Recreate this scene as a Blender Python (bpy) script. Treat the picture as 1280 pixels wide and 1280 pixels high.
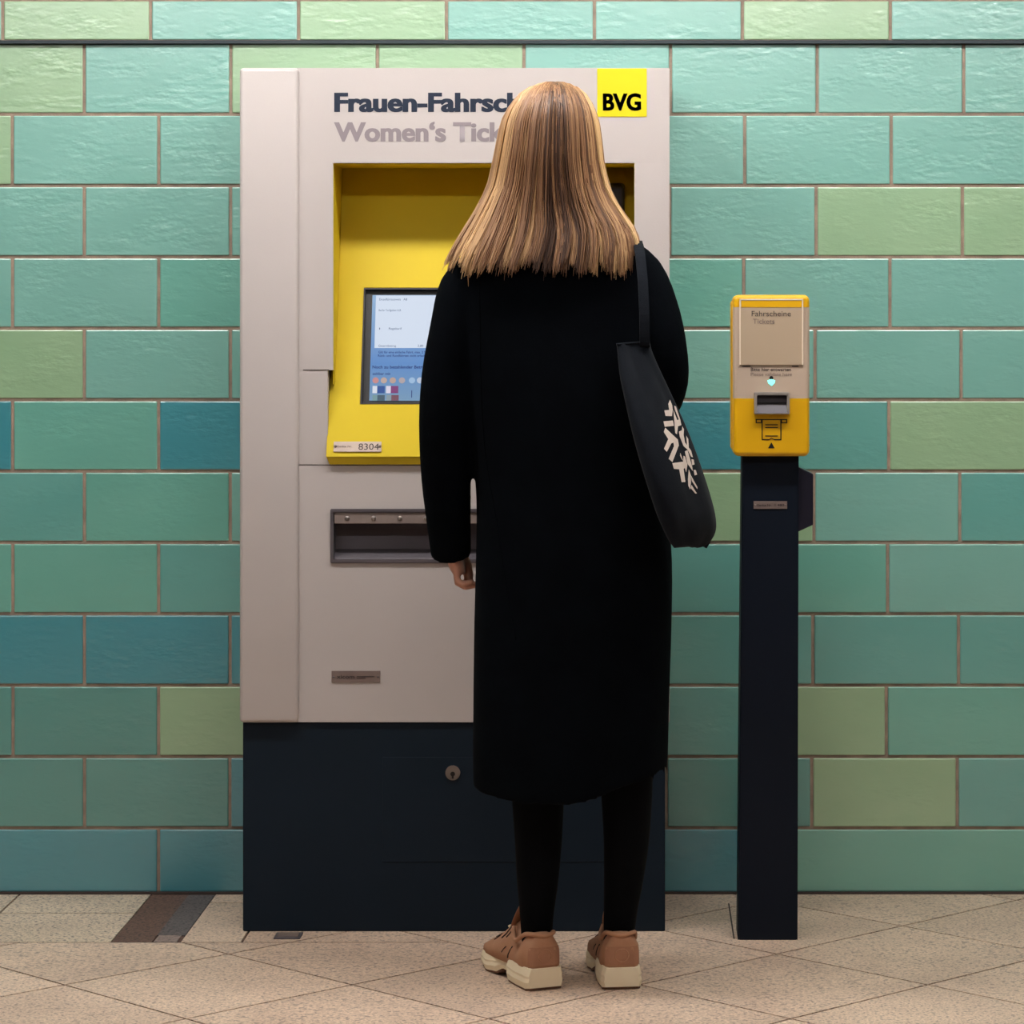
import bpy, bmesh, math, random
from mathutils import Vector, Matrix
from mathutils.bvhtree import BVHTree

for o in list(bpy.data.objects):
    bpy.data.objects.remove(o, do_unlink=True)
scene = bpy.context.scene
COL = scene.collection
random.seed(7)

# ------------------------------------------------------------------ camera, world, exposure
FOC, CX, CY, CAM_Y, CAM_Z = 3700.0, 800.0, 400.0, -6.45, 1.25
cam_data = bpy.data.cameras.new('camera')
cam_data.sensor_width = 36.0
cam_data.lens = FOC / 1280.0 * 36.0
cam_data.shift_x = -(CX - 640.0) / 1280.0
cam_data.shift_y = -(640.0 - CY) / 1280.0
cam = bpy.data.objects.new('camera', cam_data)
cam.location = (0, CAM_Y, CAM_Z)
cam.rotation_euler = (math.radians(90), 0, 0)
COL.objects.link(cam)
scene.camera = cam

world = bpy.data.worlds.new('station_ambient')
scene.world = world
world.use_nodes = True
bgn = world.node_tree.nodes['Background']
bgn.inputs[0].default_value = (0.9, 0.93, 1.0, 1)
bgn.inputs[1].default_value = 0.012

vs = scene.view_settings
vs.view_transform = 'Standard'
vs.look = 'None'
vs.gamma = 1.0
vs.use_curve_mapping = False
vs.exposure = 0.0
LAMP_POWER = 35.0      # emission strength of the tube lamps along the wall
FILL_POWER = 14.0      # second row of tubes, unseen, added for fill and tile glare


# ------------------------------------------------------------------ helpers
def P(px, py, Y):
    """point of the place seen at photograph pixel (px,py), standing at depth Y"""
    Z = Y - CAM_Y
    return Vector(((px - CX) * Z / FOC, Y, CAM_Z - (py - CY) * Z / FOC))


def lin(c):
    r = []
    for v in c:
        v /= 255.0
        r.append(v / 12.92 if v <= 0.04045 else ((v + 0.055) / 1.055) ** 2.4)
    return (r[0], r[1], r[2], 1.0)


WORLD = {}


def wloc(o):
    return WORLD.get(o.name, Vector((0, 0, 0)))


def tag(o, label=None, cat=None, group=None, kind=None):
    if label: o['label'] = label
    if cat: o['category'] = cat
    if group: o['group'] = group
    if kind: o['kind'] = kind
    return o


def empty(name, loc):
    o = bpy.data.objects.new(name, None)
    o.empty_display_size = 0.1
    o.location = loc
    COL.objects.link(o)
    WORLD[o.name] = Vector(loc)
    return o


def place(me, name, mat, parent=None, smooth=False, origin=None):
    """link a mesh whose vertices are in world coordinates as one object"""
    if origin is None:
        if len(me.vertices):
            lo = Vector([min(v.co[i] for v in me.vertices) for i in range(3)])
            hi = Vector([max(v.co[i] for v in me.vertices) for i in range(3)])
            origin = (lo + hi) / 2
        else:
            origin = Vector((0, 0, 0))
    me.transform(Matrix.Translation(-origin))
    me.materials.clear()
    if mat: me.materials.append(mat)
    if smooth:
        for p in me.polygons: p.use_smooth = True
    o = bpy.data.objects.new(name, me)
    COL.objects.link(o)
    WORLD[o.name] = Vector(origin)
    if parent:
        o.parent = parent
        o.location = origin - wloc(parent)
    else:
        o.location = origin
    return o


def bm_obj(bm, name, mat, parent=None, smooth=False):
    bmesh.ops.recalc_face_normals(bm, faces=bm.faces[:])
    me = bpy.data.meshes.new(name)
    bm.to_mesh(me); bm.free()
    return place(me, name, mat, parent, smooth)


def add_box(bm, x0, x1, y0, y1, z0, z1, bevel=0.0, seg=2, mtx=None):
    r = bmesh.ops.create_cube(bm, size=1.0)
    vs_ = r['verts']
    for v in vs_:
        v.co = Vector(((x0 + x1) / 2 + v.co.x * (x1 - x0), (y0 + y1) / 2 + v.co.y * (y1 - y0),
                       (z0 + z1) / 2 + v.co.z * (z1 - z0)))
    if mtx is not None:
        for v in vs_: v.co = mtx @ v.co
    if bevel > 0:
        es = list({e for v in vs_ for e in v.link_edges})
        bmesh.ops.bevel(bm, geom=es, offset=bevel, segments=seg, profile=0.5, affect='EDGES')


def box(name, x0, x1, y0, y1, z0, z1, mat, parent=None, bevel=0.0, seg=2, mtx=None):
    bm = bmesh.new()
    add_box(bm, x0, x1, y0, y1, z0, z1, bevel, seg, mtx)
    return bm_obj(bm, name, mat, parent)


def add_loft(bm, rings, cap=True, closed=True):
    vr = [[bm.verts.new(p) for p in r] for r in rings]
    n = len(vr[0])
    for a, b in zip(vr[:-1], vr[1:]):
        for i in range(n if closed else n - 1):
            j = (i + 1) % n
            bm.faces.new((a[i], a[j], b[j], b[i]))
    if cap:
        bm.faces.new(vr[0][::-1]); bm.faces.new(vr[-1])
    return vr


def spline(pts, n):
    """Catmull-Rom resample of a list of tuples"""
    pts = [tuple(p) for p in pts]
    out = []
    m = len(pts) - 1
    for k in range(n):
        u = k / (n - 1) * m
        i = min(int(u), m - 1); t = u - i
        p0 = pts[max(i - 1, 0)]; p1 = pts[i]; p2 = pts[i + 1]; p3 = pts[min(i + 2, m)]
        out.append(tuple(0.5 * ((2 * b) + (-a + c) * t + (2 * a - 5 * b + 4 * c - d) * t * t + (-a + 3 * b - 3 * c + d) * t ** 3)
                         for a, b, c, d in zip(p0, p1, p2, p3)))
    return out


def add_tube(bm, pts, radii, n=10, up=Vector((0, 1, 0)), cap=True, flat=None):
    """round (or flattened) tube along a path"""
    pts = [Vector(p) for p in pts]
    rings = []
    for i, p in enumerate(pts):
        d = (pts[min(i + 1, len(pts) - 1)] - pts[max(i - 1, 0)]).normalized()
        a = d.cross(up)
        if a.length < 1e-4: a = d.cross(Vector((1, 0, 0)))
        a.normalize(); b = d.cross(a).normalized()
        r = radii[i] if hasattr(radii, '__len__') else radii
        ra, rb = (r if hasattr(r, '__len__') else (r, r))
        rings.append([p + a * math.cos(2 * math.pi * k / n) * ra + b * math.sin(2 * math.pi * k / n) * rb for k in range(n)])
    return add_loft(bm, rings, cap)


def add_ellipsoid(bm, c, r, u=16, v=10):
    res = bmesh.ops.create_uvsphere(bm, u_segments=u, v_segments=v, radius=1.0)
    for w in res['verts']:
        w.co = Vector((c[0] + w.co.x * r[0], c[1] + w.co.y * r[1], c[2] + w.co.z * r[2]))


def add_disc(bm, c, r, depth, n=20):
    """cylinder whose axis runs along Y, front at c.y"""
    f = [Vector((c[0] + r * math.cos(2 * math.pi * k / n), c[1], c[2] + r * math.sin(2 * math.pi * k / n))) for k in range(n)]
    b = [p + Vector((0, depth, 0)) for p in f]
    add_loft(bm, [f, b])


def remesh(bm, voxel, smooth_it=4, factor=0.5):
    me = bpy.data.meshes.new('tmp')
    bmesh.ops.recalc_face_normals(bm, faces=bm.faces[:])
    bm.to_mesh(me); bm.free()
    o = bpy.data.objects.new('tmp', me)
    COL.objects.link(o)
    m = o.modifiers.new('r', 'REMESH'); m.mode = 'VOXEL'; m.voxel_size = voxel
    if smooth_it:
        s = o.modifiers.new('s', 'SMOOTH'); s.iterations = smooth_it; s.factor = factor
    dg = bpy.context.evaluated_depsgraph_get()
    out = bpy.data.meshes.new_from_object(o.evaluated_get(dg))
    bpy.data.objects.remove(o, do_unlink=True)
    return out


def text_mesh(s, bold=0.0, spacing=1.0):
    c = bpy.data.curves.new('t', 'FONT')
    c.body = s; c.size = 1.0; c.offset = bold; c.extrude = 0.0; c.space_character = spacing
    c.resolution_u = 4
    o = bpy.data.objects.new('t', c)
    COL.objects.link(o)
    dg = bpy.context.evaluated_depsgraph_get()
    me = bpy.data.meshes.new_from_object(o.evaluated_get(dg))
    bpy.data.objects.remove(o, do_unlink=True)
    return me


def lettering(name, s, x0, x1, zb, cap, frame, mat, parent, bold=0.0, fit=None, thick=0.0006, spacing=1.0, smear=0.0):
    """letters in a local plane: x along the line, z up; the part `fit` of the string spans x0..x1.
    frame(x, z, out) gives the world point."""
    me = text_mesh(s, bold, spacing)
    ref = me if fit is None else text_mesh(fit, bold, spacing)
    xs = [v.co.x for v in ref.vertices]
    lo, hi = min(xs), max(xs)
    h = text_mesh('H', bold)
    ch = max(v.co.y for v in h.vertices) - min(v.co.y for v in h.vertices)
    sx = (x1 - x0) / (hi - lo); sz = cap / ch
    bm = bmesh.new()
    for i, sh in enumerate((0.0,) if not smear else (-smear, -smear / 3, smear / 3, smear)):   # heavier stems
        n0 = len(bm.verts)
        bm.from_mesh(me)
        bm.verts.ensure_lookup_table()
        for v in bm.verts[n0:]:
            v.co = frame(x0 + (v.co.x - lo + sh) * sx, zb + v.co.y * sz, thick + 0.00003 * i)
    bm_ = bm
    me2 = bpy.data.meshes.new(name)
    bm_.to_mesh(me2); bm_.free()
    o = place(me2, name, mat, parent)
    return o


# ------------------------------------------------------------------ materials
def nmat(name, col, rough=0.5, metal=0.0, spec=0.5, coat=0.0, emit=None, estr=0.0):
    m = bpy.data.materials.new(name)
    m.use_nodes = True
    b = m.node_tree.nodes['Principled BSDF']
    b.inputs['Base Color'].default_value = lin(col)
    b.inputs['Roughness'].default_value = rough
    b.inputs['Metallic'].default_value = metal
    b.inputs['Specular IOR Level'].default_value = spec
    b.inputs['Coat Weight'].default_value = coat
    if emit:
        b.inputs['Emission Color'].default_value = lin(emit)
        b.inputs['Emission Strength'].default_value = estr
    return m


def noisy(name, col, col2, rough, scale, bump=0.0, bscale=None, metal=0.0, spec=0.5, stretch=(1, 1, 1), detail=4, sheen=0.0, lo=0.35, hi=0.65):
    """principled with a noise mix of two pigments and optional bump"""
    m = nmat(name, col, rough, metal, spec)
    nt = m.node_tree; N = nt.nodes; L = nt.links
    b = N['Principled BSDF']
    tc = N.new('ShaderNodeTexCoord'); mp = N.new('ShaderNodeMapping')
    mp.inputs['Scale'].default_value = stretch
    oi = N.new('ShaderNodeObjectInfo')
    mul = N.new('ShaderNodeVectorMath'); mul.operation = 'SCALE'; mul.inputs[0].default_value = (37, 51, 23)
    L.new(oi.outputs['Random'], mul.inputs['Scale'])
    add = N.new('ShaderNodeVectorMath'); add.operation = 'ADD'
    L.new(tc.outputs['Object'], mp.inputs['Vector']); L.new(mp.outputs[0], add.inputs[0]); L.new(mul.outputs[0], add.inputs[1])
    nz = N.new('ShaderNodeTexNoise'); nz.inputs['Scale'].default_value = scale; nz.inputs['Detail'].default_value = detail
    L.new(add.outputs[0], nz.inputs['Vector'])
    cr = N.new('ShaderNodeValToRGB')
    cr.color_ramp.elements[0].position = lo; cr.color_ramp.elements[0].color = lin(col)
    cr.color_ramp.elements[1].position = hi; cr.color_ramp.elements[1].color = lin(col2)
    L.new(nz.outputs['Fac'], cr.inputs[0]); L.new(cr.outputs[0], b.inputs['Base Color'])
    if sheen: b.inputs['Sheen Weight'].default_value = sheen
    if bump:
        n2 = N.new('ShaderNodeTexNoise'); n2.inputs['Scale'].default_value = bscale or scale; n2.inputs['Detail'].default_value = 3
        L.new(add.outputs[0], n2.inputs['Vector'])
        bp = N.new('ShaderNodeBump'); bp.inputs['Strength'].default_value = 1.0; bp.inputs['Distance'].default_value = bump
        L.new(n2.outputs['Fac'], bp.inputs['Height']); L.new(bp.outputs[0], b.inputs['Normal'])
    return m


def tile_mat(name, c1, c2):
    m = noisy(name, c1, c2, 0.31, 5.0, 0.0019, 34.0, stretch=(1, 1, 2.2), spec=0.9, lo=0.2, hi=0.8)
    m.node_tree.nodes['Principled BSDF'].inputs['IOR'].default_value = 1.9
    nt = m.node_tree
    bp = next(n for n in nt.nodes if n.type == 'BUMP')
    src = bp.inputs['Height'].links[0].from_node.inputs['Vector'].links[0].from_socket
    pz = nt.nodes.new('ShaderNodeTexNoise'); pz.inputs['Scale'].default_value = 9.0; pz.inputs['Detail'].default_value = 2
    mr = nt.nodes.new('ShaderNodeMapRange')
    mr.inputs['From Min'].default_value = 0.38; mr.inputs['From Max'].default_value = 0.66
    mr.inputs['To Min'].default_value = 0.15; mr.inputs['To Max'].default_value = 1.0
    nt.links.new(src, pz.inputs['Vector']); nt.links.new(pz.outputs['Fac'], mr.inputs['Value']); nt.links.new(mr.outputs[0], bp.inputs['Strength'])
    return m


TILE = {
    'T': tile_mat('glaze_teal', (121, 185, 173), (132, 193, 182)),
    'B': tile_mat('glaze_blue', (52, 147, 162), (64, 156, 170)),
    'M': tile_mat('glaze_sea_green', (104, 180, 164), (116, 188, 172)),
    'S': tile_mat('glaze_teal_shaded', (97, 172, 164), (108, 180, 172)),  # darker teal glaze; in lower rows it also carries light fall-off
    'D': tile_mat('glaze_sea_green_shaded', (74, 152, 146), (86, 161, 154)),  # darker sea green glaze; low on the wall its colour holds shade too
    'G': tile_mat('glaze_green', (149, 190, 148), (160, 197, 157)),
}
GROUT = noisy('grout', (170, 148, 132), (142, 124, 112), 0.9, 30, 0.001, 120)


def granite(name, a, b, dark, rough=0.45):
    m = nmat(name, a, rough)
    nt = m.node_tree; N = nt.nodes; L = nt.links
    bs = N['Principled BSDF']
    tc = N.new('ShaderNodeTexCoord')
    oi = N.new('ShaderNodeObjectInfo')
    mul = N.new('ShaderNodeVectorMath'); mul.operation = 'SCALE'; mul.inputs[0].default_value = (37, 51, 23)
    L.new(oi.outputs['Random'], mul.inputs['Scale'])
    add = N.new('ShaderNodeVectorMath'); add.operation = 'ADD'
    L.new(tc.outputs['Object'], add.inputs[0]); L.new(mul.outputs[0], add.inputs[1])
    n1 = N.new('ShaderNodeTexNoise'); n1.inputs['Scale'].default_value = 210; n1.inputs['Detail'].default_value = 3
    n2 = N.new('ShaderNodeTexNoise'); n2.inputs['Scale'].default_value = 135; n2.inputs['Detail'].default_value = 4
    n3 = N.new('ShaderNodeTexNoise'); n3.inputs['Scale'].default_value = 4; n3.inputs['Detail'].default_value = 3
    for n in (n1, n2, n3): L.new(add.outputs[0], n.inputs['Vector'])
    r1 = N.new('ShaderNodeValToRGB')
    r1.color_ramp.elements[0].position = 0.4; r1.color_ramp.elements[0].color = lin(a)
    r1.color_ramp.elements[1].position = 0.6; r1.color_ramp.elements[1].color = lin(b)
    L.new(n1.outputs['Fac'], r1.inputs[0])
    r2 = N.new('ShaderNodeValToRGB')
    r2.color_ramp.elements[0].position = 0.36; r2.color_ramp.elements[0].color = (1, 1, 1, 1)
    r2.color_ramp.elements[1].position = 0.46; r2.color_ramp.elements[1].color = (0, 0, 0, 1)
    L.new(n2.outputs['Fac'], r2.inputs[0])
    mx = N.new('ShaderNodeMix'); mx.data_type = 'RGBA'
    mx.inputs['B'].default_value = lin(dark)
    L.new(r1.outputs[0], mx.inputs['A']); L.new(r2.outputs[0], mx.inputs['Factor'])
    r3 = N.new('ShaderNodeValToRGB')
    r3.color_ramp.elements[0].position = 0.3; r3.color_ramp.elements[0].color = (0.78, 0.76, 0.76, 1)
    r3.color_ramp.elements[1].position = 0.7; r3.color_ramp.elements[1].color = (1, 1, 1, 1)
    L.new(n3.outputs['Fac'], r3.inputs[0])
    m2 = N.new('ShaderNodeMix'); m2.data_type = 'RGBA'; m2.blend_type = 'MULTIPLY'; m2.inputs['Factor'].default_value = 1
    L.new(mx.outputs['Result'], m2.inputs['A']); L.new(r3.outputs[0], m2.inputs['B'])
    L.new(m2.outputs['Result'], bs.inputs['Base Color'])
    return m


GRANITE = granite('granite_pink', (243, 216, 192), (212, 184, 162), (168, 144, 130))
GRANITE2 = granite('granite_pale', (243, 222, 196), (212, 188, 166), (130, 114, 106))
MORTAR_BROWN = granite('repair_brown', (128, 96, 82), (96, 72, 64), (60, 48, 46), 0.7)
MORTAR_GREY = granite('repair_grey', (118, 108, 106), (92, 86, 88), (62, 58, 62), 0.7)
MORTAR_PALE = granite('repair_pale', (170, 150, 142), (150, 130, 124), (110, 98, 96), 0.7)
JOINT = nmat('floor_joint', (92, 68, 60), 0.9)
CEIL = nmat('ceiling_paint', (225, 218, 208), 0.8)
LAMP_METAL = nmat('lamp_metal', (205, 205, 205), 0.4)
LAMP_GLOW = nmat('lamp_glow', (255, 240, 220), 0.5, emit=(255, 252, 249), estr=LAMP_POWER)
FILL_GLOW = nmat('fill_glow', (255, 240, 220), 0.5, emit=(255, 252, 249), estr=FILL_POWER)

WHITE = noisy('powder_white', (190, 182, 180), (186, 178, 176), 0.38, 3.0, 0.00012, 420)
NAVY = noisy('base_slate', (20, 33, 46), (17, 30, 42), 0.55, 4.0, 0.0001, 300, spec=0.18)
POST = noisy('post_slate', (13, 22, 36), (11, 20, 33), 0.5, 4.0, 0.0001, 300, spec=0.18)
BLUEBLACK = nmat('box_blueblack', (18, 18, 40), 0.45)
YELLOW = noisy('panel_yellow', (215, 189, 36), (209, 183, 34), 0.5, 4.0, 0.0001, 300, spec=0.25)
LOGO_Y = nmat('logo_yellow', (218, 202, 0), 0.5)
BLACK = nmat('print_black', (14, 12, 14), 0.5)
PRINT_NAVY = nmat('print_navy', (18, 32, 54), 0.5)
PRINT_GREY = nmat('print_grey', (136, 126, 131), 0.5)
PRINT_DGREY = nmat('print_dark_grey', (58, 48, 50), 0.5)
PRINT_MGREY = nmat('print_mid_grey', (120, 104, 100), 0.5)
BEZEL = nmat('bezel', (22, 22, 28), 0.4)
DARK_PLASTIC = nmat('dark_plastic', (34, 32, 42), 0.35)
STEEL = noisy('brushed_steel', (150, 142, 138), (130, 122, 120), 0.38, 30, 0.0, None, 0.85, stretch=(0.1, 1, 1))
STEEL_RAIL = noisy('rail_steel', (142, 128, 122), (132, 118, 114), 0.5, 30, 0.0, None, 0.2)
STEEL_DARK = noisy('tray_steel', (116, 110, 116), (104, 98, 104), 0.45, 30, 0.0, None, 0.6, stretch=(0.1, 1, 1))
STEEL_PLATE = noisy('plate_steel', (200, 182, 170), (186, 168, 158), 0.4, 30, 0.0, None, 0.3)
PLATE_DULL = noisy('plate_dull', (134, 118, 112), (124, 108, 104), 0.45, 30, 0.0, None, 0.3)
SEAM = nmat('seam_dark', (80, 68, 64), 0.7)


def emis(name, col, s):
    m = bpy.data.materials.new(name); m.use_nodes = True
    b = m.node_tree.nodes['Principled BSDF']
    b.inputs['Base Color'].default_value = (0.01, 0.01, 0.01, 1)
    b.inputs['Roughness'].default_value = 0.25
    b.inputs['Emission Color'].default_value = lin(col)
    b.inputs['Emission Strength'].default_value = s
    return m


# ------------------------------------------------------------------ the setting: wall, ceiling, floor
XL, XR = -3.3, 2.9
wall = box('wall_back', -5.0, 5.0, 0.0035, 0.25, 0.0, 2.52, GROUT)
tag(wall, 'wall of glazed teal and green tiles in running bond', kind='structure')
wall.pop('category', None) if 'category' in wall else None
PXM = 6.45 / FOC      # metres per pixel on the wall plane
MAPROW = {  # row -> {tile index: glaze}, S and D also paint light fall-off into the lower rows
    1: {-1: 'G', 0: 'T', 1: 'G', 2: 'G', 3: 'T', 4: 'T', 5: 'T', 6: 'T'},
    2: {-1: 'G', 0: 'T', 1: 'T', 4: 'T', 5: 'T', 6: 'T'},
    3: {-1: 'T', 0: 'T', 1: 'T', 4: 'T', 5: 'G', 6: 'G'},
    4: {-1: 'T', 0: 'T', 1: 'M', 4: 'M', 5: 'T', 6: 'T'},
    5: {-1: 'G', 0: 'T', 1: 'T', 4: 'T', 5: 'T', 6: 'T'},
    6: {-1: 'B', 0: 'M', 1: 'B', 4: 'B', 5: 'S', 6: 'G'},
    7: {-1: 'S', 0: 'M', 1: 'T', 4: 'G', 5: 'T', 6: 'S'},
    8: {-1: 'M', 0: 'M', 1: 'S', 4: 'S', 5: 'M', 6: 'T'},
    9: {-1: 'B', 0: 'B', 1: 'B', 4: 'S', 5: 'S', 6: 'S'},
    10: {-1: 'D', 0: 'D', 1: 'G', 4: 'S', 5: 'G', 6: 'M'},
    11: {-1: 'D', 0: 'D', 1: 'B', 4: 'D', 5: 'G', 6: 'S'},
    12: {-1: 'B', 0: 'B', 1: 'B', 4: 'B', 5: 'M', 6: 'M'},
}
TMESH = {}


def wall_tile(x0, x1, z0, z1, yfront, glaze):
    w, h = round(x1 - x0, 4), round(z1 - z0, 4)
    key = (w, h, glaze)
    if key not in TMESH:
        bm = bmesh.new()
        add_box(bm, -w / 2, w / 2, -0.006, 0.006, -h / 2, h / 2, 0.0022, 2)
        bmesh.ops.recalc_face_normals(bm, faces=bm.faces[:])
        me = bpy.data.meshes.new('wall_tile'); bm.to_mesh(me); bm.free()
        me.materials.append(TILE[glaze])
        TMESH[key] = me
    o = bpy.data.objects.new('wall_tile', TMESH[key])
    COL.objects.link(o)
    o.parent = wall
    # tiny setting irregularities
    o.location = Vector(((x0 + x1) / 2, yfront + 0.006 + random.uniform(-0.0007, 0.0007), (z0 + z1) / 2)) - wloc(wall)
    o.rotation_euler = (random.uniform(-.003, .003), 0, random.uniform(-.003, .003))
    return o


rnd = random.Random(3)
J = 0.0068
for row in range(1, 13):
    ytop = 53.5 + 89.25 * (row - 1)
    z1 = CAM_Z - (ytop + 2.0 - CY) * PXM
    z0 = CAM_Z - (ytop + 89.25 - 2.0 - CY) * PXM
    if row == 12: z0 = 0.004
    t = (row - 1) / 11.0
    base = 105.0 if row % 2 else 15.0

    def jx(k, base=base, t=t):
        p = base + 183.3 * k
        p = 150 + (p - 150) * (1 - 0.0085 * t)
        return (p - CX) * PXM
    for k in range(-8, 15):
        x0, x1 = jx(k) + J / 2, jx(k + 1) - J / 2
        if x1 < XL or x0 > XR:
            continue
        if row == 12 and k == 0: x0 = jx(-1) + J / 2
        if row == 12 and k == -1: continue
        if row == 12 and k == 5: x1 = jx(7) - J / 2
        if row == 12 and k == 6: continue
        g = MAPROW[row].get(k) or rnd.choice('TTTSBMDG')
        wall_tile(x0, x1, z0, z1, 0.0, g)
# upper courses stand proud of the wall; the shade line below them is a dark strip
LIP = -0.016
lipbox = box('trim_1', -5.0, 5.0, LIP + 0.0035, 0.002, CAM_Z + (CY - 51.5) * (6.434 / FOC), 2.52, GROUT)
tag(lipbox, kind='structure')
s2 = 6.434 / FOC
box('lip_shade_strip', -5.0, 5.0, LIP + 0.001, LIP + 0.02, CAM_Z + (CY - 54.2) * s2, CAM_Z + (CY - 50.2) * s2, nmat('lip_shade', (44, 56, 62), 0.6), lipbox)  # dark strip coloured as the shade in the gap under the lip
TOPMAP = {-1: 'G', 0: 'T', 1: 'G', 2: 'T', 3: 'T', 4: 'G', 5: 'T'}
for r, (pa, pb) in enumerate(((1.5, 49.5), (-88, -2), (-177, -91), (-266, -180), (-326, -270))):
    for k in range(-9, 14):
        x0 = (188 + (92 if r % 2 else 0) + 185 * k - CX) * s2 + J / 2
        x1 = x0 + 185 * s2 - J
        if x1 < XL or x0 > XR: continue
        g = TOPMAP.get(k) if r == 0 else None
        g = g or rnd.choice('TTTBMG')
        o = wall_tile(x0, x1, CAM_Z + (CY - pb) * s2, CAM_Z + (CY - pa) * s2, LIP, g)
        o.parent = lipbox
        o.location += wloc(wall) - wloc(lipbox)

ceiling = box('ceiling', -5.0, 5.0, -9.0, 0.25, 2.52, 2.62, CEIL)
tag(ceiling, kind='structure')

floor = box('floor', -5.0, 5.0, -9.0, 0.25, -0.15, -0.004, JOINT)
tag(floor, kind='structure')


def clip(poly, a, b, c):
    """keep a*x+b*y<=c"""
    out = []
    for i in range(len(poly)):
        p, q = poly[i], poly[(i + 1) % len(poly)]
        fp, fq = a * p[0] + b * p[1] - c, a * q[0] + b * q[1] - c
        if fp <= 0: out.append(p)
        if (fp < 0 < fq) or (fq < 0 < fp):
            t = fp / (fp - fq)
            out.append((p[0] + (q[0] - p[0]) * t, p[1] + (q[1] - p[1]) * t))
    return out


def slab(poly, mat, name='floor_tile', top=0.0, th=0.004, gap=0.0026):
    c = (sum(p[0] for p in poly) / len(poly), sum(p[1] for p in poly) / len(poly))
    # inset every edge by the half joint
    for i in range(len(poly)):
        pass
    q = poly
    for i in range(len(poly)):
        a, b = poly[i], poly[(i + 1) % len(poly)]
        ex, ey = b[0] - a[0], b[1] - a[1]
        ln = math.hypot(ex, ey)
        if ln < 1e-6: continue
        nx, ny = ey / ln, -ex / ln
        if nx * (c[0] - a[0]) + ny * (c[1] - a[1]) > 0: nx, ny = -nx, -ny
        q = clip(q, nx, ny, nx * a[0] + ny * a[1] - gap)
        if len(q) < 3: return None
    bm = bmesh.new()
    t = [Vector((x, y, top)) for x, y in q]
    ti = t
    add_loft(bm, [[Vector((x, y, top - th)) for x, y in q], ti])
    return bm_obj(bm, name, mat, floor)


HD = 0.2705
OX, OY = 0.27, -0.614
for i in range(-16, 14):
    for j in range(-9, 5):
        if (i + j) % 2 == 0: continue      # tile centres sit between lattice points
        cx, cy = OX + HD * i, OY + HD * j
        poly = [(cx - HD, cy), (cx, cy - HD), (cx + HD, cy), (cx, cy + HD)]
        poly = clip(poly, 0, 1, 0.0)
        if len(poly) < 3: continue
        if max(p[0] for p in poly) < XL - 0.2 or min(p[0] for p in poly) > XR + 0.2: continue
        if max(p[1] for p in poly) < -2.9: continue
        pieces = []
        if min(p[0] for p in poly) >= -0.8:
            pieces = [poly]
        else:
            pieces.append(clip(poly, 0, 1, -0.505))
            up = clip(clip(poly, 0, -1, 0.505), -1, 0, 0.8)
            pieces.append(up)
        for pc in pieces:
            if len(pc) < 3: continue
            ar = abs(sum(pc[a][0] * pc[(a + 1) % len(pc)][1] - pc[(a + 1) % len(pc)][0] * pc[a][1] for a in range(len(pc)))) / 2
            if ar < 4e-4: continue
            slab(pc, GRANITE)


def rect(x0, x1, y0, y1): return [(x0, y0), (x1, y0), (x1, y1), (x0, y1)]


xs = [-3.45, -3.1, -2.75, -2.4, -2.05, -1.70, -1.35, -1.062]
for a, b in zip(xs[:-1], xs[1:]):
    slab(rect(a, b, -0.505, -0.212), GRANITE2, 'border_slab')
    slab(rect(a, b, -0.212, -0.008), GRANITE2, 'border_slab')
slab(rect(-0.925, -0.80, -0.505, -0.10), GRANITE, 'border_slab')
slab(rect(-0.925, -0.80, -0.10, -0.008), GRANITE, 'border_slab')
slab(rect(-1.062, -0.982, -0.505, -0.008), MORTAR_BROWN, 'repair_patch', -0.001, gap=0.0)
slab(rect(-0.982, -0.925, -0.43, -0.008), MORTAR_GREY, 'repair_patch', -0.001, gap=0.0)
slab(rect(-0.978, -0.932, -0.498, -0.432), MORTAR_PALE, 'repair_patch', -0.0008, gap=0.0)
# cut joint beside the validator post
CUT = nmat('cut_joint', (70, 58, 54), 0.9)
box('cut_joint', 0.1885, 0.1915, -0.47, -0.11, -0.002, 0.0006, CUT, floor)
# grimy joint where the tiles meet the floor
box('wall_joint', -3.4, 3.0, -0.008, 0.0, -0.002, 0.0045, nmat('grime', (74, 62, 58), 0.9), floor)


# ------------------------------------------------------------------ lamps
def lamp(x0, x1, y, glow, label):
    r = empty('ceiling_lamp', ((x0 + x1) / 2, y, 2.52))
    tag(r, label, 'lamp', 'fluorescent lamps under the ceiling')
    box('housing', x0, x1, y - 0.09, y + 0.09, 2.47, 2.52, LAMP_METAL, r, 0.004)
    box('diffuser', x0 + 0.02, x1 - 0.02, y - 0.075, y + 0.075, 2.425, 2.47, glow, r, 0.012)
    for xe in (x0, x1 - 0.018):
        box('end_cap', xe, xe + 0.018, y - 0.082, y + 0.082, 2.42, 2.47, LAMP_METAL, r, 0.003)
    return r


for a, b, w in ((-1.75, -0.4, 'near the tiled wall, above the ticket machine'),
                (-0.2, 1.15, 'near the tiled wall, above the validator')):
    lamp(a, b, -1.12, LAMP_GLOW, 'added unseen fill lamp, long white tube ' + w)
for a, b, w in ((-2.4, -1.05, 'out in the hall, on the machine side'), (-0.7, 0.65, 'out in the hall, middle of its row'), (1.0, 2.35, 'out in the hall, on the validator side')):
    lamp(a, b, -2.9, FILL_GLOW, 'added unseen fill lamp, long white tube ' + w)  # unseen row added to fill the front and put glare on tiles

# ------------------------------------------------------------------ ticket machine
MY = -0.405                       # front plane
MS = (MY - CAM_Y) / FOC           # metres per pixel on the front plane


def mx(px): return (px - CX) * MS
def mz(py): return CAM_Z - (py - CY) * MS


mach = empty('ticket_machine', (mx(568), -0.2, 0))
tag(mach, 'tall white and slate ticket machine with yellow screen niche, standing against the tiled wall', 'ticket machine')


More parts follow.
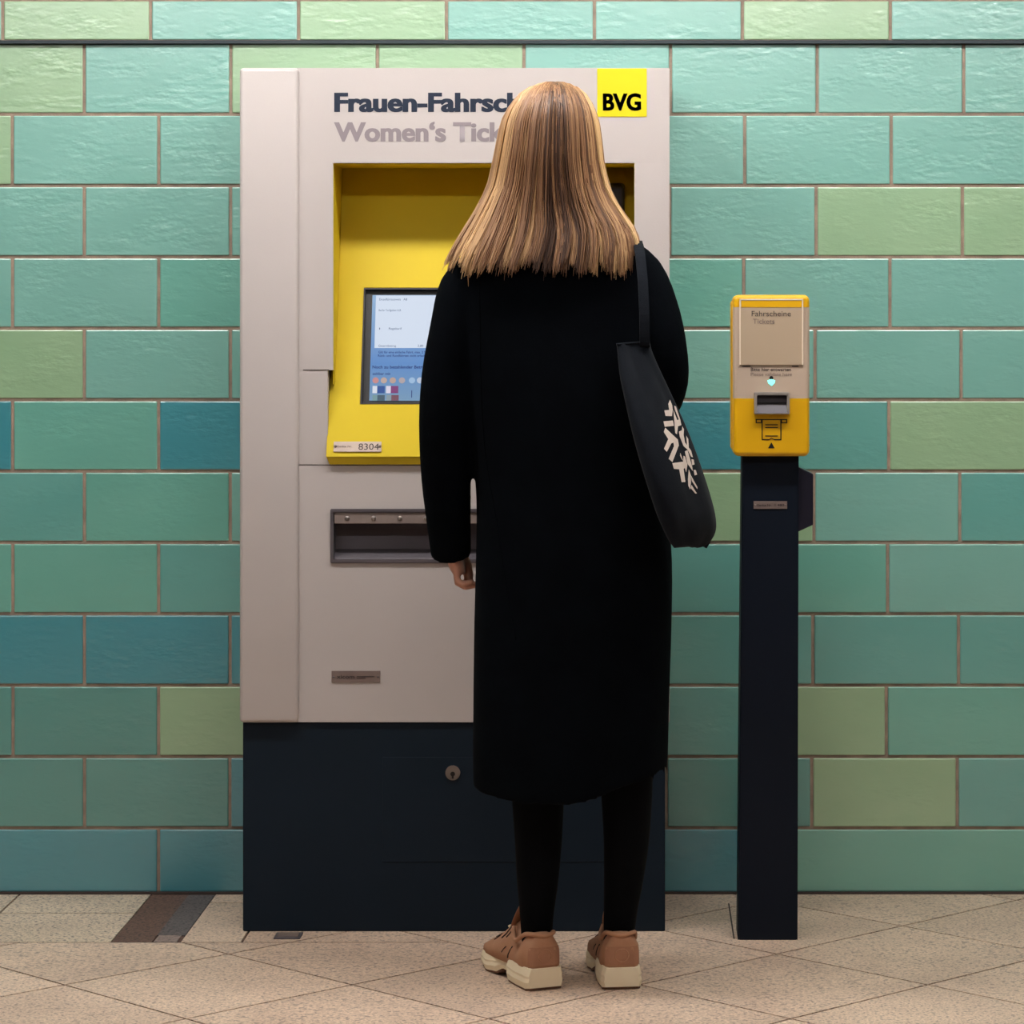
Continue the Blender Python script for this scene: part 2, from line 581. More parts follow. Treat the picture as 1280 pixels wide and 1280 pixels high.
def front(x, z, out): return Vector((x, MY - 0.0 - out, z))


base = box('base', mx(303), mx(831.5), MY + 0.006, -0.004, 0.0, mz(903), NAVY, mach, 0.003)
hat = box('service_hatch', mx(478), mx(800), MY + 0.0048, MY + 0.012, mz(1078), mz(947), NAVY, mach, 0.0008)
bm = bmesh.new(); c = P(566, 966, MY + 0.004)
add_disc(bm, (c.x, MY + 0.001, c.z), 9.3 * MS, 0.006, 24)
bmesh.ops.bevel(bm, geom=[e for e in bm.edges if all(abs(v.co.y - (MY + 0.001)) < 1e-5 for v in e.verts)], offset=0.0015, segments=2, affect='EDGES')
lock = bm_obj(bm, 'lock', STEEL, mach)
bm = bmesh.new()
add_disc(bm, (c.x, MY + 0.0006, c.z - 0.002), 3.0 * MS, 0.002, 12)
add_box(bm, c.x - 1.2 * MS, c.x + 1.2 * MS, MY + 0.0006, MY + 0.0026, c.z - 7.0 * MS, c.z - 0.002)
bm_obj(bm, 'keyhole', BLACK, lock)

# cabinet shell behind the doors
Z_BOT, Z_TOP = mz(903), mz(85)
NX0, NX1, NZ1, NZ0 = mx(416.5), mx(793), mz(204), mz(580)      # opening of the niche
bm = bmesh.new()
add_box(bm, mx(301.5), mx(836), -0.19, -0.004, Z_BOT, Z_TOP - 0.002, 0.002)          # rear body
add_box(bm, mx(301.5), mx(380), MY + 0.02, -0.185, Z_BOT, Z_TOP - 0.002)
add_box(bm, mx(796), mx(836), MY + 0.02, -0.185, Z_BOT, Z_TOP - 0.002)
add_box(bm, mx(375), mx(800), MY + 0.02, -0.185, mz(196), Z_TOP - 0.002)
add_box(bm, mx(375), mx(800), MY + 0.09, -0.185, Z_BOT, mz(583))
bm_obj(bm, 'cabinet', WHITE, mach)
# rounded side cover on the left
bm = bmesh.new()
add_box(bm, mx(300), mx(373.5), MY - 0.010, MY + 0.03, Z_BOT, Z_TOP, 0.0085, 5)
bm_obj(bm, 'side_cover', WHITE, mach, True)


def frame_panel(name, x0, x1, z0, z1, hx0, hx1, hz0, hz1, y0, y1, mat, parent, bevel=0.002):
    """plate with a rectangular hole"""
    bm = bmesh.new()
    X = [x0, hx0, hx1, x1]; Z = [z0, hz0, hz1, z1]
    f = [[bm.verts.new((x, y0, z)) for x in X] for z in Z]
    b = [[bm.verts.new((x, y1, z)) for x in X] for z in Z]
    for j in range(3):
        for i in range(3):
            if i == 1 and j == 1: continue
            bm.faces.new((f[j][i], f[j][i + 1], f[j + 1][i + 1], f[j + 1][i]))
            bm.faces.new((b[j][i], b[j + 1][i], b[j + 1][i + 1], b[j][i + 1]))
    def wallq(a, c, a2, c2): bm.faces.new((a, c, c2, a2))
    for i in range(3):
        wallq(f[0][i], f[0][i + 1], b[0][i], b[0][i + 1]); wallq(f[3][i], f[3][i + 1], b[3][i], b[3][i + 1])
        wallq(f[i][0], f[i + 1][0], b[i][0], b[i + 1][0]); wallq(f[i][3], f[i + 1][3], b[i][3], b[i + 1][3])
    wallq(f[1][1], f[1][2], b[1][1], b[1][2]); wallq(f[2][1], f[2][2], b[2][1], b[2][2])
    wallq(f[1][1], f[2][1], b[1][1], b[2][1]); wallq(f[1][2], f[2][2], b[1][2], b[2][2])
    if bevel:
        bmesh.ops.recalc_face_normals(bm, faces=bm.faces[:])
        es = [e for e in bm.edges if len(e.link_faces) == 2 and e.calc_face_angle() > 1.0]
        bmesh.ops.bevel(bm, geom=es, offset=bevel, segments=2, affect='EDGES')
    return bm_obj(bm, name, mat, parent)


up_door = frame_panel('upper_door', mx(369), mx(837), mz(580.9), Z_TOP, mx(409.8), NX1 + (NX0 - mx(409.8)), mz(577), NZ1, MY, MY + 0.022, WHITE, mach, 0.0008)
Z_STEP = mz(462.5)
for xa, xb in ((mx(378.5), NX0), (NX1, mx(832))):
    box('door_jamb', xa, xb, MY - 0.0003, MY + 0.0215, Z_STEP, NZ1 + 0.0002, WHITE, up_door)
TX0, TX1, TZ0, TZ1 = mx(413), mx(690), mz(704), mz(636)
low_door = frame_panel('lower_door', mx(369), mx(837), Z_BOT, mz(581.8), TX0 + .003, TX1 - .003, TZ0 + .003, TZ1 - .003, MY + 0.0005, MY + 0.022, WHITE, mach, 0.0008)
# shallow step line on the door beside the console
box('door_seam', mx(379), mx(411), MY - 0.0008, MY + 0.004, mz(463), mz(461.8), SEAM, up_door)
# yellow niche: ceiling, two side walls and the tilted console face
YT, YB = -0.215, -0.421           # depth of the face at its top and at its lower edge
ZT, ZB = NZ1, mz(571)
lx0, lx1 = NX0, NX1
bx0, bx1 = P(407.5, 571, YB).x, NX1 + (NX0 - P(407.5, 571, YB).x)


def face(u, v, out=0.0):
    """u in metres from the left edge line, v metres up from the lower edge (measured in z), on the tilted face"""
    k = v / (ZT - ZB)
    y = YB + (YT - YB) * k
    n = Vector((0, -(ZT - ZB), (YT - YB))).normalized()
    return Vector((u, y, ZB + v)) + n * out


def face_px(px, py, out=0.0):
    """console face at a photograph pixel"""
    # ray against the tilted plane
    d = Vector(((px - CX) / FOC, 1.0, -(py - CY) / FOC))
    o = Vector((0, CAM_Y, CAM_Z))
    p0 = face(0, 0, out); n = Vector((0, -(ZT - ZB), (YT - YB))).normalized()
    t = (p0 - o).dot(n) / d.dot(n)
    return o + d * t


nic = bmesh.new()
v = lambda *a: nic.verts.new(a)
# side walls and ceiling liner (thin boxes so that they have thickness)
add_box(nic, lx0 - 0.003, lx0, MY + 0.0225, -0.19, Z_STEP - .03, ZT)
add_box(nic, lx0 - 0.0012, lx0 + .0004, MY + 0.003, MY + .03, Z_STEP + .001, ZT)
add_box(nic, lx1 - 0.0004, lx1 + .0012, MY + 0.003, MY + .03, Z_STEP + .001, ZT)
add_box(nic, lx1, lx1 + 0.003, MY + 0.0225, -0.19, Z_STEP - .03, ZT)
add_box(nic, lx0 - 0.003, lx1 + 0.003, MY + 0.003, -0.19, ZT - 0.001, ZT + 0.003)
niche = bm_obj(nic, 'niche_liner', YELLOW, mach)

SX0, SX1 = 453.0, 642.0
a1, a2 = face_px(455, 360), face_px(450, 505)
scr_u0, scr_u1 = (a1.x + a2.x) / 2, face_px(642, 430).x
scr_v0, scr_v1 = a2.z - ZB, a1.z - ZB
bm = bmesh.new()
H = ZT - ZB


def ux(v_, left):
    v4 = Z_STEP - ZB
    k = v_ / v4
    if left: return lx0 if v_ > v4 + 1e-5 else bx0 + (mx(410.3) - bx0) * k
    xr = NX1 + (NX0 - mx(410.3))
    return lx1 if v_ > v4 + 1e-5 else bx1 + (xr - bx1) * k


vl = [0.0, scr_v0, Z_STEP - ZB, Z_STEP - ZB + 0.0008, scr_v1, H]
grid_f, grid_b = [], []
for vv in vl:
    us = [ux(vv, True), scr_u0, scr_u1, ux(vv, False)]
    grid_f.append([bm.verts.new(face(u, vv)) for u in us])
    grid_b.append([bm.verts.new(face(u, vv, -0.03) if vv > 0 else face(u, vv + 0.012, -0.035)) for u in us])
NR = len(vl) - 1
for j in range(NR):
    for i in range(3):
        if i == 1 and 1 <= j <= NR - 2: continue
        bm.faces.new((grid_f[j][i], grid_f[j][i + 1], grid_f[j + 1][i + 1], grid_f[j + 1][i]))
        bm.faces.new((grid_b[j][i], grid_b[j + 1][i], grid_b[j + 1][i + 1], grid_b[j][i + 1]))
for i in range(3):
    for r in (0, NR):
        bm.faces.new((grid_f[r][i], grid_f[r][i + 1], grid_b[r][i + 1], grid_b[r][i]))
for j in range(NR):
    for c in (0, 3):
        bm.faces.new((grid_f[j][c], grid_f[j + 1][c], grid_b[j + 1][c], grid_b[j][c]))
for r in (1, NR - 1):
    bm.faces.new((grid_f[r][1], grid_f[r][2], grid_b[r][2], grid_b[r][1]))
for j in range(1, NR - 1):
    for c in (1, 2):
        bm.faces.new((grid_f[j][c], grid_f[j + 1][c], grid_b[j + 1][c], grid_b[j][c]))
bmesh.ops.recalc_face_normals(bm, faces=bm.faces[:])
es = [e for e in bm.edges if len(e.link_faces) == 2 and e.calc_face_angle() > 0.7]
bmesh.ops.bevel(bm, geom=es, offset=0.0012, segments=2, affect='EDGES')
console = bm_obj(bm, 'console_face', YELLOW, mach)
# the console's lower return that runs back into the door
bm = bmesh.new()
lip_z = mz(580.5)
f0, f1 = face(bx0, 0.003, -0.002), face(bx1, 0.003, -0.002)
quad = [f0, f1, Vector((bx1 - 0.006, MY - 0.004, lip_z)), Vector((bx0 + 0.006, MY - 0.004, lip_z))]
back = [Vector((p.x, -0.36, p.z)) for p in (f0, f1)] + [Vector((bx1 - .006, -0.36, lip_z)), Vector((bx0 + .006, -0.36, lip_z))]
add_loft(bm, [quad, back])
bm_obj(bm, 'console_lip', YELLOW, mach)
# cheeks that close the sides of the protruding console
for left in (True, False):
    bm = bmesh.new()
    prof = []
    for k in range(9):
        vv = (Z_STEP - ZB) * k / 8
        p = face(ux(vv, left), vv, -0.0035); prof.append(p)
    sgn = 1 if left else -1
    ringA = [p + Vector((sgn * 0.001, 0, 0)) for p in prof] + [Vector((prof[-1].x + sgn * .001, -0.34, prof[-1].z)), Vector((prof[0].x + sgn * .001, -0.34, prof[0].z))]
    ringB = [p + Vector((sgn * 0.005, 0, 0)) for p in ringA]
    add_loft(bm, [ringA, ringB])
    bm_obj(bm, 'console_cheek', YELLOW, mach)

# screen
SCR_BACK = emis('screen_blue', (120, 160, 205), 0.0)
nt = SCR_BACK.node_tree
bs = nt.nodes['Principled BSDF']
tc = nt.nodes.new('ShaderNodeTexCoord'); sp = nt.nodes.new('ShaderNodeSeparateXYZ'); cr = nt.nodes.new('ShaderNodeValToRGB')
nt.links.new(tc.outputs['Generated'], sp.inputs[0]); nt.links.new(sp.outputs['Z'], cr.inputs[0])
cr.color_ramp.elements[0].position = 0.0; cr.color_ramp.elements[0].color = lin((118, 156, 190))
cr.color_ramp.elements[1].position = 1.0; cr.color_ramp.elements[1].color = lin((150, 185, 222))
e_ = cr.color_ramp.elements.new(0.35); e_.color = lin((92, 142, 205))
nt.links.new(cr.outputs[0], bs.inputs['Emission Color']); bs.inputs['Emission Strength'].default_value = 0.85
SCR_PAGE = emis('screen_page', (214, 226, 244), 0.9)
SCR_TXT = emis('screen_text', (60, 92, 140), 0.8)
SCR_TXT2 = emis('screen_text_dark', (24, 52, 128), 0.7)


def quad_obj(name, pts, mat, parent, th=0.0008):
    n = (pts[1] - pts[0]).cross(pts[2] - pts[0]).normalized()
    if n.y > 0: n = -n
    bm = bmesh.new()
    add_loft(bm, [pts, [p + n * th for p in pts]])
    return bm_obj(bm, name, mat, parent)


def fq(x0, x1, y0, y1, out):   # rectangle on the console face from pixel bounds
    A = face_px(x0, y1, out); B = face_px(x1, y0, out)
    return [Vector((A.x, A.y, A.z)), Vector((B.x, A.y, A.z)), Vector((B.x, B.y, B.z)), Vector((A.x, B.y, B.z))]


bz = 0.0
D = -0.014
bm = bmesh.new()
s0 = [face(scr_u0 - .004, scr_v0 - .004, D), face(scr_u1 + .004, scr_v0 - .004, D), face(scr_u1 + .004, scr_v1 + .004, D), face(scr_u0 - .004, scr_v1 + .004, D)]
screen = quad_obj('screen', [p for p in s0], BEZEL, mach, 0.004)
# bezel lining the recess
bm = bmesh.new()
for (p, q) in ((0, 1), (1, 2), (2, 3), (3, 0)):
    cor = [face(scr_u0, scr_v0, 0), face(scr_u1, scr_v0, 0), face(scr_u1, scr_v1, 0), face(scr_u0, scr_v1, 0)]
    cin = [face(scr_u0 + .003, scr_v0 + .003, 0), face(scr_u1 - .003, scr_v0 + .003, 0), face(scr_u1 - .003, scr_v1 - .003, 0), face(scr_u0 + .003, scr_v1 - .003, 0)]
    dn = face(0, 0, -0.013) - face(0, 0, 0.0005)
    add_loft(bm, [[cor[p], cor[q], cin[q], cin[p]], [cor[p] + dn, cor[q] + dn, cin[q] + dn, cin[p] + dn]])
bm_obj(bm, 'bezel', BEZEL, screen)
W = D + 0.0045
disp = quad_obj('display', fq(461.5, 634, 369, 501, W), SCR_BACK, screen, 0.0005)
quad_obj('ticket_page', fq(468, 629, 369.5, 435, W + 0.0008), SCR_PAGE, screen, 0.0003)


def scr_text(s, px0, px1, pyb, cap, mat, bold=0.0, fit=None):
    k = (face_px(px1, pyb, W).x - face_px(px0, pyb, W).x)
    base_pt = face_px(px0, pyb, W + 0.0016)
    dv = (face(0, 1) - face(0, 0)); dv = dv / dv.length

    def fr(x, z, out):
        return base_pt + Vector((x, 0, 0)) + dv * z
    lettering('screen_lettering', s, 0, k, 0, cap * MS, fr, mat, screen, bold, fit)


scr_text('Einzelfahrausweis   AB', 474, 509, 375.5, 3.0, SCR_TXT)
scr_text('Berlin Tarifgebiet A,B', 473.5, 501, 389, 2.6, SCR_TXT)
scr_text('1', 474, 475, 412, 2.6, SCR_TXT)
scr_text('Regeltarif', 486, 502, 412, 2.8, SCR_TXT)
scr_text('Gesamtbetrag', 473, 495, 433.5, 2.8, SCR_TXT)
scr_text('2,80', 522, 529, 433.5, 2.8, SCR_TXT)
scr_text('Gilt für eine einfache Fahrt, max. 2 Std.', 473, 536, 441.5, 3.0, SCR_TXT2, 0.01)
scr_text('Rück- und Rundfahrten nicht erlaubt.', 472.5, 534, 445.8, 3.0, SCR_TXT2, 0.01)
scr_text('Noch zu bezahlender Betrag', 465.5, 528, 460.5, 4.0, SCR_TXT2, 0.02, fit='Noch zu bezahlender Betr')
scr_text('zahlbar mit', 465.5, 488, 468.5, 3.2, SCR_TXT2, 0.015)
coin_cols = [(214, 150, 150), (205, 180, 170), (200, 172, 160), (190, 176, 180), (170, 205, 240), (200, 214, 236)]
for i, px in enumerate((469.5, 479.8, 491, 502.5, 515, 525)):
    c = face_px(px, 475.5, W + 0.0012)
    m = emis('screen_coin', coin_cols[i], 0.75)
    bm = bmesh.new()
    dv = (face(0, 1) - face(0, 0)).normalized()
    n = Vector((0, -(ZT - ZB), (YT - YB))).normalized()
    r = 4.0 * MS
    f = [c + Vector((r * math.cos(a), 0, 0)) + dv * (r * math.sin(a)) for a in [k * 2 * math.pi / 18 for k in range(18)]]
    add_loft(bm, [f, [p + n * 0.0003 for p in f]])
    coin = bm_obj(bm, 'coin_icon', m, screen)
    if i == 3: continue
note_cols = {0: [(230, 236, 248), (40, 90, 170)], 1: [(232, 226, 244), (140, 60, 130)], 2: [(120, 160, 165), (70, 100, 120)], 3: [(140, 160, 170), (130, 80, 100)]}
for i, (x, y) in enumerate(((465.5, 482.5), (482.5, 482.5), (465.5, 493.8), (483, 493.8))):
    h = 9 if i < 2 else 7
    quad_obj('banknote_icon', fq(x, x + 6, y, y + h, W + 0.0012), emis('note_a', note_cols[i][0], 0.8), screen, 0.0003)
    quad_obj('banknote_icon', fq(x + 6, x + 15.5, y, y + h, W + 0.0012), emis('note_b', note_cols[i][1], 0.7), screen, 0.0003)
quad_obj('card_icon', fq(514, 515.2, 488, 497, W + 0.0012), SCR_TXT2, screen, 0.0003)

# card reader in the niche
A = face_px(722, 300, 0.0); B = face_px(781, 230, 0.0)
bm = bmesh.new()
yb = (A.y + B.y) / 2
add_box(bm, A.x, B.x, min(A.y, B.y) - 0.006, max(A.y, B.y) + 0.02, A.z, B.z, 0.006, 3)
reader = bm_obj(bm, 'card_reader', DARK_PLASTIC, mach)
bm = bmesh.new()
yr = min(A.y, B.y) - 0.006
c = P(757, 246, yr)
add_box(bm, P(730, 240, yr).x, P(767, 240, yr).x, yr - 0.0006, yr + 0.001, P(0, 244, yr).z, P(0, 239, yr).z)
bm_obj(bm, 'reader_window', emis('reader_window', (60, 66, 66), 0.25), reader)
bm = bmesh.new(); add_disc(bm, (P(762, 246, yr).x, yr - 0.001, P(0, 246, yr).z), 0.0016, 0.002, 10)
bm_obj(bm, 'indicator_light', emis('led_green', (120, 230, 150), 1.2), reader)

# number plates
pl = quad_obj('number_plate', fq(417, 477, 552.5, 565, 0.0), STEEL_PLATE, mach, 0.003)
dv = (face(0, 1) - face(0, 0)).normalized()


def fr_at(base_pt):
    return lambda x, z, out: base_pt + Vector((x, 0, 0)) + dv * z


lettering('lettering', '8304', 0, 25.5 * MS, 0, 8.0 * MS, fr_at(face_px(448, 562.2, 0.0036)), PRINT_DGREY, pl, 0.0, None)
lettering('lettering', 'Geräte Nr.', 0, 19 * MS, 0, 2.6 * MS, fr_at(face_px(421, 559.2, 0.0036)), PRINT_MGREY, pl, 0.02, None)
for px in (419.3, 474.8):
    c = face_px(px, 558, 0.003)
    bm = bmesh.new(); add_ellipsoid(bm, c, (0.003, 0.0025, 0.003), 10, 6)
    bm_obj(bm, 'rivet', STEEL, pl, True)
bm = bmesh.new()
add_box(bm, mx(414.5), mx(475.5), MY - 0.0015, MY + 0.003, mz(853), mz(838.5), 0.0005)
pl2 = bm_obj(bm, 'maker_plate', PLATE_DULL, mach)
fr_m = lambda x, z, out: Vector((x, MY - 0.002, z))
lettering('lettering', 'xicom', mx(421), mx(443), mz(848), 5.0 * MS, fr_m, PRINT_DGREY, pl2, 0.02)
bm = bmesh.new()
for (a, b, yy) in ((446, 468, 845.6), (446, 457, 847.6)):
    add_box(bm, mx(a), mx(b), MY - 0.0021, MY - 0.001, mz(yy + .5), mz(yy - .5))
bm_obj(bm, 'small_print', PRINT_DGREY, pl2)
for px in (417, 472.5):
    bm = bmesh.new(); add_ellipsoid(bm, (mx(px), MY - 0.0015, mz(846)), (0.002, 0.0012, 0.002), 10, 6)
    bm_obj(bm, 'rivet', STEEL_DARK, pl2, True)

# delivery tray
tray = frame_panel('delivery_tray', TX0, TX1, TZ0, TZ1, TX0 + 4 * MS, TX1 - 4 * MS, TZ0 + 5 * MS, TZ1 - 4.5 * MS, MY - 0.004, MY + 0.055, STEEL_DARK, mach, 0.0015)
bm = bmesh.new()
# sloping chute back
add_loft(bm, [[Vector((x, y, z)) for (y, z) in ((MY + 0.05, TZ1 - .002), (MY + 0.055, TZ1 - .002), (MY + 0.055, TZ0 + .004), (MY + 0.01, TZ0 + .004), (MY + .012, TZ0 + .010), (MY + .040, TZ0 + .026))] for x in (TX0 + .004, TX1 - .004)])
bm_obj(bm, 'chute', STEEL_DARK, tray)
st = box('flap_rail', TX0 + 5 * MS, TX1 - 5 * MS, MY - 0.001, MY + 0.006, mz(654.5), mz(641), STEEL_RAIL, tray, 0.0008)
for px in range(434, 680, 33):
    bm = bmesh.new(); add_ellipsoid(bm, (mx(px), MY - 0.001, mz(648)), (3.2 * MS, 0.003, 3.2 * MS), 12, 8)
    bm_obj(bm, 'screw', STEEL, st, True)

# lettering on the head of the machine
lettering('title_lettering', 'Frauen-Fahrscheine', mx(418.5), mx(651), mz(139), 24 * MS, front, PRINT_NAVY, mach, 0.028, fit='Frauen-Fahrsch', smear=0.02)
lettering('title_lettering', 'Women\u2018s Tickets', mx(418), mx(611), mz(176), 24 * MS, front, PRINT_GREY, mach, 0.026, fit='Women\u2018s Tic', smear=0.016)
logo = box('logo_plate', mx(746.5), mx(808.5), MY - 0.0012, MY + 0.002, mz(146), Z_TOP - 0.001, LOGO_Y, mach, 0.0004)
lettering('logo_lettering', 'BVG', mx(754), mx(801), mz(137.5), 21.5 * MS, lambda x, z, out: Vector((x, MY - 0.0018, z)), BLACK, logo, 0.028, smear=0.018)

# small cover plate let into the floor
fp = empty('floor_cover', P(361, 1171, -0.44).xyz * 1.0)
fp.location.z = 0; WORLD[fp.name] = Vector(fp.location)
tag(fp, 'small grey metal cover plate in the floor at the foot of the machine', 'cover plate')
fx = WORLD[fp.name].x; fy = -0.448
box('frame', fx - 0.027, fx + 0.027, fy - 0.028, fy + 0.028, 0.0, 0.003, STEEL_DARK, fp, 0.001)
box('lid', fx - 0.021, fx + 0.021, fy - 0.021, fy + 0.021, 0.003, 0.0045, PLATE_DULL, fp, 0.0008)

# ------------------------------------------------------------------ validator on its post
VY = -0.482
VS = (VY - CAM_Y) / FOC
def vx(px): return (px - CX) * VS
def vz(py): return CAM_Z - (py - CY) * VS


val = empty('ticket_validator', (vx(962), VY + 0.05, 0))
tag(val, 'yellow and beige ticket validator on a slate post', 'ticket validator')
bm = bmesh.new()
r0 = [Vector((vx(922.5), VY, 0)), Vector((vx(997), VY, 0)), Vector((vx(997), VY + 0.11, 0)), Vector((vx(922.5), VY + 0.11, 0))]
r1 = [Vector((vx(928), VY, vz(566))), Vector((vx(998.5), VY, vz(566))), Vector((vx(998.5), VY + 0.11, vz(566))), Vector((vx(928), VY + 0.11, vz(566)))]
add_loft(bm, [r0, r1])
bmesh.ops.bevel(bm, geom=[e for e in bm.edges if abs(e.verts[0].co.z - e.verts[1].co.z) > .5], offset=0.003, segments=2, affect='EDGES')
post = bm_obj(bm, 'post', POST, val)
# six-sided housing on the rear of the post
bm = bmesh.new()
hy0, hy1 = VY + 0.03, VY + 0.10
def hp(px, py): q = P(px, py, hy0); return (q.x, q.z)
hexo = [hp(997, 583.5), hp(1016.5, 592.5), hp(1016.5, 656), hp(998, 664.5), hp(940, 664.5), hp(930, 656), hp(930, 592.5), hp(940, 583.5)]
add_loft(bm, [[Vector((x, hy0, z)) for x, z in hexo], [Vector((x, hy1, z)) for x, z in hexo]])
bmesh.ops.bevel(bm, geom=bm.edges[:], offset=0.0012, segments=1, affect='EDGES')
bm_obj(bm, 'side_housing', BLUEBLACK, val)
# head
HY = VY - 0.03
HS = (HY - CAM_Y) / FOC
def hx(px): return (px - CX) * HS
def hz(py): return CAM_Z - (py - CY) * HS


VYEL = nmat('validator_yellow', (226, 172, 18), 0.35)
VBEI = nmat('validator_beige', (190, 170, 152), 0.4)
VBEI2 = nmat('validator_panel', (179, 159, 136), 0.45)


def rounded_slab(bm, x0, x1, z0, z1, y0, y1, rc, fr, n=6, cut=None):
    """rounded-corner housing with a rounded front edge; cut=(za,zb) keeps a band"""
    def outline(inset):
        pts = []
        r = max(rc - inset, 0.001)
        for cxn, czn, a0 in ((x1 - inset - r, z1 - inset - r, 0), (x0 + inset + r, z1 - inset - r, 90), (x0 + inset + r, z0 + inset + r, 180), (x1 - inset - r, z0 + inset + r, 270)):
            for k in range(n + 1):
                a = math.radians(a0 + 90 * k / n)
                pts.append((cxn + r * math.cos(a), czn + r * math.sin(a)))
        return pts
    rings = [[Vector((x, y1, z)) for x, z in outline(0)]]
    for k in range(n + 1):
        a = math.pi / 2 * k / n
        ins = fr * (1 - math.cos(a)); yy = y0 + fr * (1 - math.sin(a))
        rings.append([Vector((x, yy, z)) for x, z in outline(ins)])
    add_loft(bm, rings)
    if cut:
        za, zb = cut
        for zc, nrm in ((za, -1), (zb, 1)):
            g = bm.verts[:] + bm.edges[:] + bm.faces[:]
            bmesh.ops.bisect_plane(bm, geom=g, plane_co=(0, 0, zc), plane_no=(0, 0, nrm), clear_outer=True)
            bmesh.ops.holes_fill(bm, edges=[e for e in bm.edges if e.is_boundary])


X0, X1, Z0, Z1 = hx(916.5), hx(1012), hz(570.5), hz(368.5)
bands = ((Z0 - .01, hz(498), VYEL, 'lower_shell'), (hz(498), hz(384), VBEI, 'middle_shell'), (hz(384), Z1 + .01, VYEL, 'upper_shell'))
for za, zb, m, nm in bands:
    bm = bmesh.new()
    rounded_slab(bm, X0, X1, Z0, Z1, HY, HY + 0.10, 0.012, 0.009, 6, (za, zb))
    bm_obj(bm, nm, m, val)
# rear shell, slightly wider
bm = bmesh.new()
rounded_slab(bm, hx(914.8), hx(1013.2), hz(566), hz(374), HY + 0.04, HY + 0.12, 0.010, 0.003, 5)
bm_obj(bm, 'rear_shell', VYEL, val)
# information flap
LINEW = nmat('flap_edge', (236, 220, 200), 0.35)
bm = bmesh.new()
add_box(bm, hx(924.5), hx(1003.5), HY - 0.003, HY + 0.002, hz(456.5), hz(375), 0.001)
flap = bm_obj(bm, 'flap', VBEI2, val)
box('flap_top', hx(926.5), hx(1002), HY - 0.0036, HY - 0.001, hz(384), hz(375.8), VYEL, flap)
bm = bmesh.new()
add_box(bm, hx(924.3), hx(925.8), HY - 0.0045, HY + 0.001, hz(456), hz(374))
add_box(bm, hx(1002.4), hx(1003.9), HY - 0.0045, HY + 0.001, hz(456), hz(374))
add_box(bm, hx(924.3), hx(1003.9), HY - 0.0045, HY + 0.001, hz(375.2), hz(373.6))
bm_obj(bm, 'flap_rim', LINEW, flap)
for xa, xb in ((928, 938), (990, 998)):
    box('flap_gap', hx(xa), hx(xb), HY - 0.001, HY + 0.001, hz(458.4), hz(457.2), BLACK, flap)
fv = lambda x, z, out: Vector((x, HY - 0.0036, z))
fv2 = lambda x, z, out: Vector((x, HY - 0.0006, z))
lettering('lettering', 'Fahrscheine', hx(939.5), hx(988.5), hz(395.3), 6.6 * HS, fv, PRINT_DGREY, flap, 0.0)
lettering('lettering', 'Tickets', hx(941), hx(968), hz(404.7), 6.2 * HS, fv, PRINT_MGREY, flap, 0.0)
lettering('lettering', 'Bitte hier entwerten', hx(938.5), hx(988.8), hz(464), 4.6 * HS, fv2, PRINT_DGREY, val, 0.01)
lettering('lettering', 'Please validate here', hx(938.5), hx(990), hz(470), 4.2 * HS, fv2, PRINT_MGREY, val, 0.0)
bm = bmesh.new(); add_disc(bm, (hx(964.2), HY - 0.001, hz(472.3)), 2.4 * HS, 0.003, 14)
bm_obj(bm, 'sensor', BLACK, val)
bm = bmesh.new()
lz = [(959.3, 475.5), (964.2, 473.8), (969, 475.5), (968.2, 479), (964.4, 482.5), (960.2, 479)]
add_loft(bm, [[Vector((hx(a), HY - 0.0012, hz(b))) for a, b in lz], [Vector((hx(a), HY + 0.002, hz(b))) for a, b in lz]])
bm_obj(bm, 'indicator_light', emis('led_teal', (130, 250, 225), 2.0), val)
# ticket slot
slot = frame_panel('slot_frame', hx(942.5), hx(986.7), hz(517.5), hz(490), hx(946), hx(983.5), hz(516), hz(494), HY - 0.014, HY + 0.002, nmat('slot_metal', (176, 168, 162), 0.35, 0.4), val, 0.0012)
bm = bmesh.new()
add_loft(bm, [[Vector((x, y, z)) for (y, z) in ((HY - 0.001, hz(494)), (HY + 0.001, hz(494)), (HY + 0.001, hz(516)), (HY - 0.013, hz(516)), (HY - 0.0025, hz(504)))] for x in (hx(946), hx(983.5))])
slotin = bm_obj(bm, 'slot_throat', nmat('slot_dark', (72, 68, 74), 0.4, 0.3), slot)
box('slot_opening', hx(946.3), hx(983.3), HY - 0.0042, HY - 0.001, hz(504.6), hz(503), BLACK, slot)
# pictogram of a ticket going into the slot
bm = bmesh.new()
def ln(x0, x1, y0, y1): add_box(bm, hx(x0), hx(x1), HY - 0.0007, HY + 0.001, hz(y1), hz(y0))
ln(944.6, 984, 523.7, 525.0); ln(944.6, 946, 523.7, 529); ln(982.6, 984, 523.7, 529); ln(944.6, 952.2, 527.8, 529); ln(976.4, 984, 527.8, 529)
ln(951, 952.1, 523.7, 528.5); ln(976.4, 977.5, 523.7, 528.5)
ln(952, 953.4, 525, 549.8); ln(975.4, 976.8, 525, 549.8)
ln(956.5, 972.3, 530.4, 531.6); ln(956.5, 972.3, 533.8, 535.0); ln(956.5, 972.3, 544.4, 545.6)
ln(952, 961, 548.8, 550.2); ln(968, 976.8, 548.8, 550.2)
for (xa, ya, xb, yb2) in ((961, 549.5, 964.4, 547.8), (964.4, 547.8, 968, 549.5)):
    q = [(xa, ya - .6), (xb, yb2 - .6), (xb, yb2 + .6), (xa, ya + .6)]
    add_loft(bm, [[Vector((hx(a), HY - 0.0007, hz(b))) for a, b in q], [Vector((hx(a), HY + 0.001, hz(b))) for a, b in q]])
q = [(960, 560.3), (968.4, 560.3), (964.2, 552.8)]
